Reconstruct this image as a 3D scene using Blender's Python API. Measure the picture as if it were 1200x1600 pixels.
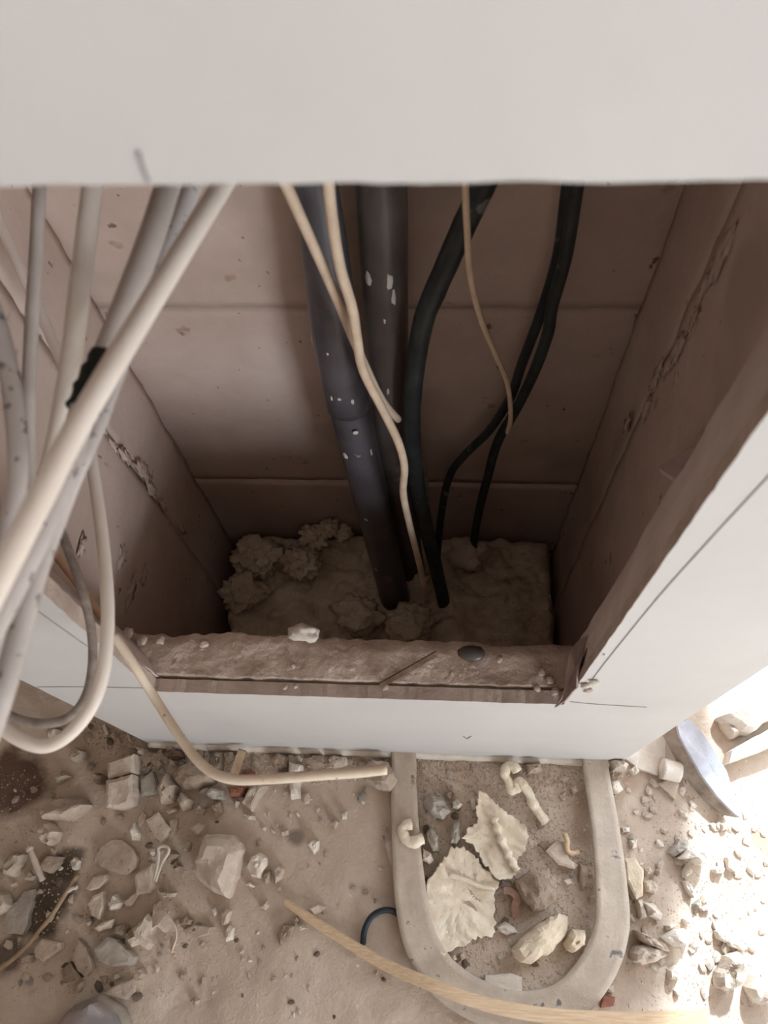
import bpy, math, random
import numpy as np
from mathutils import Vector, Matrix, noise

for o in list(bpy.data.objects):
    bpy.data.objects.remove(o)
scene = bpy.context.scene
COL = scene.collection
random.seed(7)

# ------------------------------------------------------------------ camera
F = 1200.0                                    # focal length in pixels of the 1200x1600 frame
CAM = Vector((0.0, -0.1533, 1.0))
def _rot():
    p, r, y = (math.radians(a) for a in (63.54, -6.985, -8.98))
    cy, sy, cp, sp, cr, sr = math.cos(y), math.sin(y), math.cos(p), math.sin(p), math.cos(r), math.sin(r)
    Rz = Matrix(((cy, -sy, 0), (sy, cy, 0), (0, 0, 1)))
    B = Matrix(((1, 0, 0), (0, 0, -1), (0, 1, 0)))
    Rx = Matrix(((1, 0, 0), (0, cp, -sp), (0, sp, cp)))
    Rr = Matrix(((cr, -sr, 0), (sr, cr, 0), (0, 0, 1)))
    return Rr @ Rx @ B @ Rz                   # world -> camera (x right, y down, z forward)
MW = _rot()
MT = MW.transposed()
cam_data = bpy.data.cameras.new('camera')
cam = bpy.data.objects.new('camera', cam_data)
COL.objects.link(cam)
cols = [MT @ Vector(v) for v in ((1, 0, 0), (0, -1, 0), (0, 0, -1))]
cam.matrix_world = Matrix(((cols[0].x, cols[1].x, cols[2].x, CAM.x),
                           (cols[0].y, cols[1].y, cols[2].y, CAM.y),
                           (cols[0].z, cols[1].z, cols[2].z, CAM.z), (0, 0, 0, 1)))
cam_data.sensor_fit = 'VERTICAL'
cam_data.sensor_height = 36.0
cam_data.sensor_width = 27.0
cam_data.lens = F / 1600.0 * 36.0
cam_data.clip_start = 0.01
cam_data.dof.use_dof = True
cam_data.dof.focus_distance = 0.85
cam_data.dof.aperture_fstop = 27.0 / 2.8      # a phone lens: pupil of about 3 mm
scene.camera = cam

# ------------------------------------------------------------------ world, sun, exposure
world = bpy.data.worlds.new('sky')
scene.world = world
world.use_nodes = True
bg = world.node_tree.nodes['Background']
bg.inputs[0].default_value = (0.80, 0.90, 1.0, 1)
bg.inputs[1].default_value = 7.5
def lamp(name, kind, loc, target, **kw):
    d = bpy.data.lights.new(name, kind)
    for k, v in kw.items():
        setattr(d, k, v)
    o = bpy.data.objects.new(name, d)
    COL.objects.link(o)
    o.location = loc
    o.rotation_euler = (Vector(target) - Vector(loc)).to_track_quat('-Z', 'Y').to_euler()
    return o
SUN_DIR = Vector((-0.28, -1.0, -1.15)).normalized()
lamp('sun', 'SUN', (0.7, 2, 2.3), Vector((0.7, 2, 2.3)) + SUN_DIR, energy=10.0, angle=math.radians(2.5), color=(0.80, 0.92, 1.0))
# daylight of the window on the right (the pane's own glow, sized to the window)
lamp('window_daylight', 'AREA', (1.14, -1.68, 0.70), (1.14, 0.0, 0.70), shape='RECTANGLE', size=0.56, size_y=1.1, energy=27.0, color=(0.85, 0.935, 1.0))
vs = scene.view_settings
vs.view_transform = 'Standard'
vs.look = 'None'
vs.exposure = -0.42
vs.gamma = 1.0
vs.use_curve_mapping = False

# ------------------------------------------------------------------ geometry helpers
def ray(u, v):
    return MT @ Vector(((u - 600) / F, (v - 800) / F, 1.0))
def at_y(u, v, Y):
    q = ray(u, v); return CAM + q * ((Y - CAM.y) / q.y)
def at_z(u, v, Z=0.0):
    q = ray(u, v); return CAM + q * ((Z - CAM.z) / q.z)
def at_x(u, v, X):
    q = ray(u, v); return CAM + q * ((X - CAM.x) / q.x)
def at_d(u, v, d):
    return CAM + ray(u, v) * d

def link(name, me, mats, parent=None, smooth=False):
    o = bpy.data.objects.new(name, me)
    COL.objects.link(o)
    if mats is not None and not me.materials:
        for m in (mats if isinstance(mats, (list, tuple)) else [mats]):
            me.materials.append(m)
    if smooth:
        me.polygons.foreach_set('use_smooth', [True] * len(me.polygons))
    if parent:
        o.parent = parent
    return o
def mesh(name, verts, faces, mats, parent=None, smooth=False, origin=None, fmat=None):
    me = bpy.data.meshes.new(name)
    vs_ = [Vector(v) for v in verts]
    org = Vector((0, 0, 0))
    if origin is not None:
        org = Vector(origin)
        vs_ = [v - org for v in vs_]
    me.from_pydata(vs_, [], faces)
    me.update()
    o = link(name, me, mats, parent, smooth)
    if fmat:
        me.polygons.foreach_set('material_index', fmat)
    if origin is not None:
        o.location = org if parent is None else org - parent.location
    import bmesh
    bm = bmesh.new(); bm.from_mesh(me)
    bmesh.ops.recalc_face_normals(bm, faces=bm.faces)
    bm.to_mesh(me); bm.free()
    return o
def tag(o, label=None, cat=None, group=None, kind=None):
    if label: o['label'] = label
    if cat: o['category'] = cat
    if group: o['group'] = group
    if kind: o['kind'] = kind
    return o
def empty(name, loc=(0, 0, 0)):
    o = bpy.data.objects.new(name, None)
    o.empty_display_size = 0.02
    COL.objects.link(o); o.location = loc
    return o
def N(p, s=1.0, seed=0.0):
    return noise.noise(Vector((p[0] * s + seed, p[1] * s - seed * 0.7, p[2] * s + seed * 1.3)))
def fbm(p, s, seed=0.0, oct=3):
    a, t = 1.0, 0.0
    for i in range(oct):
        t += a * N(p, s * 2 ** i, seed + i * 5.1); a *= 0.5
    return t

def spline(pts, n):
    """Catmull-Rom through points (tuples of any length), n samples per span."""
    P = [np.array(p, float) for p in pts]
    P = [2 * P[0] - P[1]] + P + [2 * P[-1] - P[-2]]
    out = []
    for i in range(1, len(P) - 2):
        for k in range(n):
            t = k / n
            out.append(0.5 * ((2 * P[i]) + (-P[i-1] + P[i+1]) * t + (2*P[i-1] - 5*P[i] + 4*P[i+1] - P[i+2]) * t*t + (-P[i-1] + 3*P[i] - 3*P[i+1] + P[i+2]) * t**3))
    out.append(P[-2])
    return out
def frames(pts):
    T = []
    for i in range(len(pts)):
        a = pts[max(0, i - 1)]; b = pts[min(len(pts) - 1, i + 1)]
        T.append((b - a).normalized())
    n = T[0].orthogonal().normalized()
    Ns = []
    for t in T:
        n = (n - t * n.dot(t)).normalized()
        Ns.append(n.copy())
    return T, Ns
def tube(name, pts, rad, mats, parent=None, seg=12, wob=0.0, seed=0.0, smooth=True, origin=True, fm=None):
    """swept round tube; rad is one number or a list like pts"""
    pts = [Vector(p[:3]) for p in pts]
    n = len(pts)
    R = rad if isinstance(rad, (list, tuple)) else [rad] * n
    T, Ns = frames(pts)
    v, f = [], []
    for i in range(n):
        b = T[i].cross(Ns[i])
        for k in range(seg):
            a = 2 * math.pi * k / seg
            d = Ns[i] * math.cos(a) + b * math.sin(a)
            p = pts[i] + d * R[i]
            if wob:
                p += d * wob * N(p, 1.0 / (R[i] * 2.2), seed)
            v.append(p)
    for i in range(n - 1):
        for k in range(seg):
            k2 = (k + 1) % seg
            f.append((i * seg + k, i * seg + k2, (i + 1) * seg + k2, (i + 1) * seg + k))
    v += [pts[0] - T[0] * R[0] * 0.15, pts[-1] + T[-1] * R[-1] * 0.15]
    for k in range(seg):
        k2 = (k + 1) % seg
        f.append((len(v) - 2, k2, k)); f.append((len(v) - 1, (n - 1) * seg + k, (n - 1) * seg + k2))
    return mesh(name, v, f, mats, parent, smooth, origin=pts[n // 2] if origin and parent is None else None)
def sweep(name, pts, normals, prof, mats, parent=None, smooth=False, origin=None, wid=None):
    """sweep a closed 2-D profile (side, up) along pts with the given up normals"""
    n, m = len(pts), len(prof)
    v, f = [], []
    for i in range(n):
        a = pts[max(0, i - 1)]; b = pts[min(n - 1, i + 1)]
        t = (b - a).normalized(); up = normals[i]; up = (up - t * up.dot(t)).normalized()
        s = t.cross(up)
        for (x, y) in prof:
            v.append(pts[i] + s * x * (wid[i] if wid else 1.0) + up * y)
    for i in range(n - 1):
        for k in range(m):
            k2 = (k + 1) % m
            f.append((i * m + k, i * m + k2, (i + 1) * m + k2, (i + 1) * m + k))
    f.append(tuple(range(m - 1, -1, -1))); f.append(tuple((n - 1) * m + k for k in range(m)))
    return mesh(name, v, f, mats, parent, smooth, origin)
def box(name, a, b, mats, parent=None, chamfer=0.0):
    x0, y0, z0 = a; x1, y1, z1 = b
    v = [(x, y, z) for z in (z0, z1) for y in (y0, y1) for x in (x0, x1)]
    f = [(0, 2, 3, 1), (4, 5, 7, 6), (0, 1, 5, 4), (1, 3, 7, 5), (3, 2, 6, 7), (2, 0, 4, 6)]
    o = mesh(name, v, f, mats, parent)
    if chamfer:
        md = o.modifiers.new('edge', 'BEVEL'); md.width = chamfer; md.segments = 1
    return o
def rough_slab(name, a, b, mats, parent=None, step=0.012, amp=0.002, freq=25, edge=0.004, seed=0.0, smooth=True):
    """a box whose six faces are gridded and roughened; edges crumble a little"""
    a = Vector(a); b = Vector(b)
    L = b - a
    n = [max(1, min(90, int(round(L[i] / step)))) for i in range(3)]
    idx, v, f = {}, [], []
    def vid(i, j, k):
        key = (i, j, k)
        if key not in idx:
            p = Vector((a.x + L.x * i / n[0], a.y + L.y * j / n[1], a.z + L.z * k / n[2]))
            q = p.copy()
            on = [(i in (0, n[0])), (j in (0, n[1])), (k in (0, n[2]))]
            c = (a + b) / 2
            for ax in range(3):
                if on[ax]:
                    s = 1 if p[ax] > c[ax] else -1
                    q[ax] += s * amp * fbm(p, freq, seed)
                    if sum(on) >= 2:
                        q[ax] -= s * edge * (0.25 + abs(N(p, 70, seed + 3)))
            idx[key] = len(v); v.append(q)
        return idx[key]
    for k in (0, n[2]):
        for i in range(n[0]):
            for j in range(n[1]):
                f.append((vid(i, j, k), vid(i + 1, j, k), vid(i + 1, j + 1, k), vid(i, j + 1, k)))
    for j in (0, n[1]):
        for i in range(n[0]):
            for k in range(n[2]):
                f.append((vid(i, j, k), vid(i + 1, j, k), vid(i + 1, j, k + 1), vid(i, j, k + 1)))
    for i in (0, n[0]):
        for j in range(n[1]):
            for k in range(n[2]):
                f.append((vid(i, j, k), vid(i, j + 1, k), vid(i, j + 1, k + 1), vid(i, j, k + 1)))
    return mesh(name, v, f, mats, parent, smooth)
def plate(name, pts, thick, mats, parent=None, origin=None, jag=0.0, seed=0):
    """thin solid from a 3-D outline, extruded both ways along its mean normal"""
    pts = [Vector(p) for p in pts]
    c = sum(pts, Vector()) / len(pts)
    nrm = Vector()
    for i in range(len(pts)):
        nrm += (pts[i] - c).cross(pts[(i + 1) % len(pts)] - c)
    nrm.normalize()
    if jag:
        rr = random.Random(seed); q = []
        for i, p in enumerate(pts):
            p2 = pts[(i + 1) % len(pts)]
            for k in range(3):
                t = k / 3
                w = p.lerp(p2, t)
                q.append(w + (w - c).normalized() * rr.uniform(-jag, jag))
        pts = q
    n = len(pts)
    v = [p + nrm * thick / 2 for p in pts] + [p - nrm * thick / 2 for p in pts] + [c + nrm * thick / 2, c - nrm * thick / 2]
    f = []
    for i in range(n):
        j = (i + 1) % n
        f += [(i, j, 2 * n), (n + j, n + i, 2 * n + 1), (j, i, n + i, n + j)]
    return mesh(name, v, f, mats, parent, origin=origin)

# ------------------------------------------------------------------ materials
def srgb(r, g, b):
    c = []
    for x in (r, g, b):
        x /= 255.0
        c.append(x / 12.92 if x <= 0.04045 else ((x + 0.055) / 1.055) ** 2.4)
    return (*c, 1.0)
def material(name, c1, c2, rough=0.85, scale=18.0, bump=0.25, bscale=160.0, c3=None, spots=None, obj_rand=0.0, coords='Object', spec=0.3, stretch=None):
    m = bpy.data.materials.new(name); m.use_nodes = True
    nt = m.node_tree; nd = nt.nodes; lk = nt.links
    bs = nd['Principled BSDF']
    bs.inputs['Roughness'].default_value = rough
    bs.inputs['Specular IOR Level'].default_value = spec
    tc = nd.new('ShaderNodeTexCoord')
    vec = tc.outputs[coords]
    if stretch:
        mp = nd.new('ShaderNodeMapping'); mp.inputs['Scale'].default_value = stretch
        lk.new(vec, mp.inputs[0]); vec = mp.outputs[0]
    if obj_rand:
        oi = nd.new('ShaderNodeObjectInfo')
        ad = nd.new('ShaderNodeVectorMath'); ad.operation = 'ADD'
        mu = nd.new('ShaderNodeMath'); mu.operation = 'MULTIPLY'; mu.inputs[1].default_value = 37.0
        lk.new(oi.outputs['Random'], mu.inputs[0]); lk.new(vec, ad.inputs[0]); lk.new(mu.outputs[0], ad.inputs[1]); vec = ad.outputs[0]
    n1 = nd.new('ShaderNodeTexNoise'); n1.inputs['Scale'].default_value = scale; n1.inputs['Detail'].default_value = 6; n1.inputs['Roughness'].default_value = 0.62
    lk.new(vec, n1.inputs['Vector'])
    rp = nd.new('ShaderNodeValToRGB')
    rp.color_ramp.elements[0].position = 0.33; rp.color_ramp.elements[0].color = c1
    rp.color_ramp.elements[1].position = 0.68; rp.color_ramp.elements[1].color = c2
    if c3:
        e = rp.color_ramp.elements.new(0.52); e.color = c3
    lk.new(n1.outputs['Fac'], rp.inputs[0])
    colr = rp.outputs[0]
    if obj_rand:
        hs = nd.new('ShaderNodeHueSaturation')
        mr = nd.new('ShaderNodeMapRange'); mr.inputs['To Min'].default_value = 1 - obj_rand; mr.inputs['To Max'].default_value = 1 + obj_rand
        lk.new(oi.outputs['Random'], mr.inputs[0]); lk.new(mr.outputs[0], hs.inputs['Value']); lk.new(colr, hs.inputs['Color']); colr = hs.outputs[0]
    if spots:                                   # (scale, threshold, colour): flecks with a shape of their own
        for sc, th, sc_col in spots:
            n2 = nd.new('ShaderNodeTexNoise'); n2.inputs['Scale'].default_value = sc; n2.inputs['Detail'].default_value = 3
            lk.new(vec, n2.inputs['Vector'])
            r2 = nd.new('ShaderNodeValToRGB')
            r2.color_ramp.elements[0].position = th; r2.color_ramp.elements[0].color = (0, 0, 0, 1)
            r2.color_ramp.elements[1].position = th + 0.05; r2.color_ramp.elements[1].color = (1, 1, 1, 1)
            lk.new(n2.outputs['Fac'], r2.inputs[0])
            mx = nd.new('ShaderNodeMix'); mx.data_type = 'RGBA'
            lk.new(r2.outputs[0], mx.inputs['Factor']); lk.new(colr, mx.inputs[6]); mx.inputs[7].default_value = sc_col
            colr = mx.outputs[2]
    lk.new(colr, bs.inputs['Base Color'])
    if bump:
        n3 = nd.new('ShaderNodeTexNoise'); n3.inputs['Scale'].default_value = bscale; n3.inputs['Detail'].default_value = 5; n3.inputs['Roughness'].default_value = 0.65
        lk.new(vec, n3.inputs['Vector'])
        bp = nd.new('ShaderNodeBump'); bp.inputs['Strength'].default_value = bump; bp.inputs['Distance'].default_value = 0.004
        lk.new(n3.outputs['Fac'], bp.inputs['Height']); lk.new(bp.outputs[0], bs.inputs['Normal'])
    return m
M = {}
M['dust'] = material('floor_dust', srgb(190, 170, 153), srgb(220, 204, 188), 0.95, 9, 0.5, 190, c3=srgb(206, 188, 171), spots=[(70, 0.69, srgb(222, 210, 196)), (7, 0.62, srgb(182, 160, 141))])
M['paint'] = material('white_wall_paint', srgb(205, 202, 200), srgb(215, 212, 210), 0.55, 5, 0.05, 60, spots=[(45, 0.74, srgb(200, 195, 190))])
M['raw_edge'] = material('raw_board_edge', srgb(176, 157, 146), srgb(204, 186, 174), 0.95, 40, 0.4, 250)
M['gypsum'] = material('gypsum_block', srgb(192, 170, 157), srgb(214, 195, 184), 0.9, 7, 0.18, 120, c3=srgb(206, 184, 172), spots=[(75, 0.70, srgb(132, 108, 95)), (26, 0.70, srgb(178, 146, 130)), (5, 0.60, srgb(188, 170, 158))])
M['mortar'] = material('rough_mortar', srgb(196, 174, 160), srgb(228, 209, 196), 0.97, 30, 0.7, 260, spots=[(120, 0.66, srgb(205, 190, 176))])
M['jamb'] = material('cut_block_jamb', srgb(202, 186, 180), srgb(222, 207, 200), 0.9, 12, 0.15, 160)
M['room'] = material('room_plaster', srgb(196, 184, 174), srgb(208, 196, 186), 0.9, 3, 0.05, 60)
M['slab'] = material('concrete_slab', srgb(90, 82, 74), srgb(120, 110, 100), 0.95, 14, 0.4, 120)
M['pipe'] = material('dark_pipe', srgb(66, 63, 68), srgb(98, 92, 96), 0.33, 16, 0.1, 90, spots=[(75, 0.71, srgb(150, 146, 148)), (14, 0.66, srgb(120, 118, 124))], spec=0.5, obj_rand=0.08)
M['pipe2'] = material('dark_brown_pipe', srgb(68, 61, 58), srgb(104, 95, 90), 0.35, 14, 0.1, 90, spots=[(16, 0.64, srgb(128, 120, 122))], spec=0.5)
M['splash'] = material('paint_splash', srgb(190, 182, 172), srgb(214, 208, 198), 0.7, 60, 0.2, 200)
M['black_cable'] = material('black_cable', srgb(34, 38, 38), srgb(58, 64, 64), 0.5, 40, 0.15, 120, spots=[(50, 0.66, srgb(112, 116, 112))], spec=0.4)
M['beige_cable'] = material('beige_cable', srgb(202, 178, 154), srgb(226, 204, 180), 0.6, 40, 0.08, 150)
M['white_cable'] = material('white_cable', srgb(236, 224, 213), srgb(245, 236, 227), 0.5, 20, 0.04, 150)
M['grey_cable'] = material('grey_cable', srgb(176, 165, 158), srgb(204, 194, 187), 0.6, 20, 0.06, 150)
M['smeared_cable'] = material('smeared_cable', srgb(186, 178, 174), srgb(206, 199, 195), 0.6, 25, 0.08, 150, spots=[(110, 0.63, srgb(140, 132, 130)), (160, 0.66, srgb(128, 121, 119))])
M['dusty_cable'] = material('dusty_cable', srgb(126, 116, 108), srgb(166, 154, 144), 0.9, 110, 0.3, 220)
M['cream_cable'] = material('cream_cable', srgb(236, 216, 192), srgb(248, 234, 214), 0.6, 60, 0.06, 150, spots=[(220, 0.68, srgb(140, 116, 98))])
M['orange_cable'] = material('tan_cable', srgb(206, 166, 138), srgb(222, 186, 160), 0.6, 40, 0.06, 150)
M['tape'] = material('black_tape', srgb(24, 28, 25), srgb(38, 42, 38), 0.55, 60, 0.4, 220)
M['wool'] = material('mineral_wool', srgb(212, 192, 170), srgb(242, 228, 208), 1.0, 22, 0.8, 130, obj_rand=0.03)
M['stone'] = material('dusty_stone', srgb(176, 158, 142), srgb(208, 191, 175), 0.95, 55, 0.5, 260, obj_rand=0.10, spots=[(150, 0.66, srgb(130, 112, 98))])
M['plaster'] = material('broken_plaster', srgb(192, 176, 160), srgb(224, 210, 196), 0.95, 45, 0.45, 260, obj_rand=0.08)
M['white'] = material('white_plaster', srgb(214, 202, 189), srgb(236, 227, 216), 0.92, 45, 0.35, 240, obj_rand=0.04)
M['grey'] = material('grey_stone', srgb(160, 151, 141), srgb(192, 183, 172), 0.92, 60, 0.5, 260, obj_rand=0.10)
M['brown'] = material('brown_clod', srgb(150, 130, 113), srgb(184, 165, 147), 0.97, 70, 0.9, 240, obj_rand=0.08)
M['dark'] = material('dark_earth', srgb(104, 84, 70), srgb(146, 122, 104), 0.95, 40, 0.6, 200)
M['brick'] = material('red_brick', srgb(142, 92, 76), srgb(172, 120, 102), 0.95, 60, 0.5, 240, obj_rand=0.06)
M['yellow'] = material('yellowish_stone', srgb(206, 187, 162), srgb(230, 214, 191), 0.95, 45, 0.5, 240, spots=[(40, 0.66, srgb(170, 136, 104))])
M['foam'] = material('hardened_foam', srgb(236, 219, 194), srgb(249, 238, 219), 0.85, 60, 0.5, 220, spots=[(30, 0.70, srgb(176, 160, 136))])
M['strap'] = material('dusty_grey_strap', srgb(182, 168, 154), srgb(210, 195, 179), 0.9, 30, 0.35, 240, c3=srgb(198, 183, 167), spots=[(60, 0.66, srgb(128, 122, 120))])
M['wood'] = material('pale_wood', srgb(196, 166, 134), srgb(222, 196, 166), 0.7, 12, 0.15, 60, stretch=(3, 40, 40))
M['twig'] = material('weathered_stick', srgb(150, 126, 102), srgb(184, 160, 134), 0.9, 60, 0.4, 200)
M['blue'] = material('dark_blue_plastic', srgb(36, 43, 50), srgb(56, 64, 72), 0.5, 40, 0.1, 150)
M['marble'] = material('blue_grey_marble', srgb(168, 168, 176), srgb(214, 214, 220), 0.5, 22, 0.1, 120, c3=srgb(192, 192, 200))
M['marble_side'] = material('sawn_marble_edge', srgb(132, 118, 106), srgb(176, 162, 148), 0.8, 50, 0.4, 200)
M['shoe'] = material('dusty_shoe_leather', srgb(150, 146, 148), srgb(210, 184, 168), 0.85, 11, 0.25, 180, c3=srgb(190, 170, 158))
M['sole'] = material('shoe_rubber', srgb(150, 140, 128), srgb(176, 166, 154), 0.85, 40, 0.25, 200)
M['pencil'] = material('pencil_graphite', srgb(150, 146, 144), srgb(170, 166, 164), 0.7, 60, 0.0)
M['paper'] = material('torn_paper', srgb(150, 132, 126), srgb(176, 158, 150), 0.9, 30, 0.2, 160)
M['grit'] = material('grit', srgb(176, 157, 140), srgb(230, 217, 202), 0.95, 260, 0.0, c3=srgb(204, 187, 171))
M['ribbon'] = material('reddish_ribbon', srgb(166, 130, 116), srgb(192, 158, 144), 0.7, 50, 0.1)
M['metal'] = material('pale_galvanised_metal', srgb(196, 186, 172), srgb(222, 213, 200), 0.6, 60, 0.2, 200)

# ------------------------------------------------------------------ the setting
SHX0, SHX1, SHY0, SHY1 = -0.325, 0.178, 0.056, 0.335           # inside of the shaft
WOOL_Z = -0.05
SILL_Z = 0.309

def stains_and_shade(m, spots):
    nt = m.node_tree; nd = nt.nodes; lk = nt.links
    bs = nd['Principled BSDF']; cur = bs.inputs['Base Color'].links[0].from_socket
    tc = nd.new('ShaderNodeTexCoord')
    nz = nd.new('ShaderNodeTexNoise'); nz.inputs['Scale'].default_value = 26; nz.inputs['Detail'].default_value = 4
    lk.new(tc.outputs['Object'], nz.inputs['Vector'])
    for (u, v_, r, colr, f) in spots:
        p = at_z(u, v_, 0)
        ds = nd.new('ShaderNodeVectorMath'); ds.operation = 'DISTANCE'; ds.inputs[1].default_value = p
        lk.new(tc.outputs['Object'], ds.inputs[0])
        ad = nd.new('ShaderNodeMath'); ad.operation = 'MULTIPLY_ADD'; ad.inputs[1].default_value = r * 1.6
        lk.new(nz.outputs['Fac'], ad.inputs[0]); lk.new(ds.outputs['Value'], ad.inputs[2])
        mr = nd.new('ShaderNodeMapRange'); mr.inputs['From Min'].default_value = r * 1.95; mr.inputs['From Max'].default_value = r * 1.45
        mr.inputs['To Max'].default_value = f
        lk.new(ad.outputs[0], mr.inputs['Value'])
        mx = nd.new('ShaderNodeMix'); mx.data_type = 'RGBA'
        lk.new(mr.outputs[0], mx.inputs['Factor']); lk.new(cur, mx.inputs[6]); mx.inputs[7].default_value = colr
        cur = mx.outputs[2]
    lk.new(cur, bs.inputs['Base Color'])
stains_and_shade(M['dust'], [(22, 1222, .045, srgb(92, 66, 52), .9), (85, 1385, .032, srgb(84, 70, 58), .9), (60, 1425, .030, srgb(84, 70, 58), .9), (110, 1345, .018, srgb(84, 70, 58), .8), (464, 1308, .012, srgb(120, 108, 98), .8), (12, 1495, .022, srgb(90, 74, 60), .8), (300, 1175, .030, srgb(110, 96, 84), .7), (1058, 1470, .008, srgb(120, 116, 112), .8)])  # earth stains, a darker patch at the board foot, a painted shadow streak last

# floor: fine dusty relief where the camera looks, plain beyond, with the shaft's hole left open
def floor_h(x, y):
    p = (x, y, 0)
    h = 0.0035 * fbm(p, 9, 1.0) + 0.0018 * fbm(p, 42, 4.0, 2)
    return h
def build_floor():
    xs = list(np.arange(-0.74, 0.641, 0.006)); ys = list(np.arange(-0.60, 0.341, 0.006))
    xs = [-1.4, -1.0] + xs + [0.9, 1.3, 1.7]; ys = [-2.1, -1.2, -0.8] + ys + [0.45, 0.9, 1.6, 2.6]
    v = [(x, y, floor_h(x, y)) for y in ys for x in xs]
    nx = len(xs); f = []
    for j in range(len(ys) - 1):
        for i in range(nx - 1):
            cx = (xs[i] + xs[i+1]) / 2; cy = (ys[j] + ys[j+1]) / 2
            if SHX0 - 0.02 < cx < SHX1 + 0.02 and 0.03 < cy < SHY1 + 0.02:
                continue
            f.append((j * nx + i, j * nx + i + 1, (j + 1) * nx + i + 1, (j + 1) * nx + i))
    return mesh('floor', v, f, M['dust'], smooth=True)
tag(build_floor(), 'dusty beige concrete floor strewn with rubble', kind='structure')
tag(box('floor_shaft', (SHX0 - 0.05, 0.0, -0.2), (SHX1 + 0.05, SHY1 + 0.05, -0.15), M['slab']), 'dark concrete slab at the bottom of the shaft', kind='structure')

# front of the boxing: white painted board with the cut-out
def build_front():
    H = 2.5
    def side(a, b, n, jag, seed):
        out = []
        for i in range(n):
            t = i / n
            x = a[0] + (b[0] - a[0]) * t; z = a[1] + (b[1] - a[1]) * t
            j = jag * (fbm((x, z, 0), 60, seed) + 0.5 * N((x, z, 0), 240, seed))
            dx, dz = b[0] - a[0], b[1] - a[1]; L = math.hypot(dx, dz)
            if 0 < i: x += -dz / L * j; z += dx / L * j
            out.append((x, z))
        return out
    oc = [(-0.364, 0.003), (0.230, 0.003), (0.250, H), (-0.42, H)]
    ic = [(-0.258, 0.304), (0.114, 0.310), (0.1125, 0.868), (-0.222, 0.870)]
    ns = [90, 120, 60, 110]
    outer, inner = [], []
    for k in range(4):
        outer += side(oc[k], oc[(k + 1) % 4], ns[k], 0.0016 if k == 0 else 0.0008, 3 + k)
        inner += side(ic[k], ic[(k + 1) % 4], ns[k], (0.0012, 0.0005, 0.0007, 0.0012)[k], 9 + k)
    n = len(outer); T = 0.012
    v = []
    for ring, y in ((outer, 0.0), (inner, 0.0), (outer, T), (inner, T)):
        v += [(x, 0.0075 if (y and ring is inner and x > 0.105 and z > 0.315) else y, z) for x, z in ring]
    # the paint breaks back a little from the cut edge
    f, fm = [], []
    for i in range(n):
        j = (i + 1) % n
        f.append((i, j, n + j, n + i)); fm.append(0)
        f.append((2*n + i, 3*n + i, 3*n + j, 2*n + j)); fm.append(1)
        f.append((n + i, n + j, 3*n + j, 3*n + i)); fm.append(1)
        f.append((i, 2*n + i, 2*n + j, j)); fm.append(0)
    return mesh('wall_front', v, f, [M['paint'], M['raw_edge']], fmat=fm)
wall_front = tag(build_front(), 'white painted board wall with a rectangular cut-out', kind='structure')
# white bead of plaster along the foot of the board
bead = [(-0.362 + 0.59 * i / 150, -0.0005, 0.0058 + 0.0012 * N((i * 0.2, 0, 0), 1.0, 2)) for i in range(151)]
tube('plaster_bead', bead, [0.0058 + 0.0014 * N((i * 0.31, 3, 0), 1.0, 8) for i in range(151)], M['white'], wall_front, seg=8)
def face_line(pxs, w=0.0006, mat='pencil', name='pencil_line'):
    q = [at_y(u, v, -0.0002) for u, v in pxs]
    q = [Vector(p) for p in spline(q, 6)]
    sweep(name, q, [Vector((0, -1, 0))] * len(q), [(-w/2, 0), (w/2, 0), (w/2, 0.0004), (-w/2, 0.0004)], M[mat], wall_front)
face_line([(922, 1066), (951, 1028), (1025, 937), (1110, 842), (1200, 745), (1290, 648)], 0.0006)
face_line([(890, 1096), (930, 1100), (1010, 1105)], 0.0007)
face_line([(30, 932), (52, 949), (95, 980), (136, 1009)], 0.001)
face_line([(58, 1073), (140, 1073), (223, 1075)], 0.0009)
face_line([(724, 1150), (730, 1154), (736, 1150)], 0.0016)
face_line([(216, 236), (222, 258), (232, 284)], 0.0011, 'pencil', 'crack')

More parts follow.
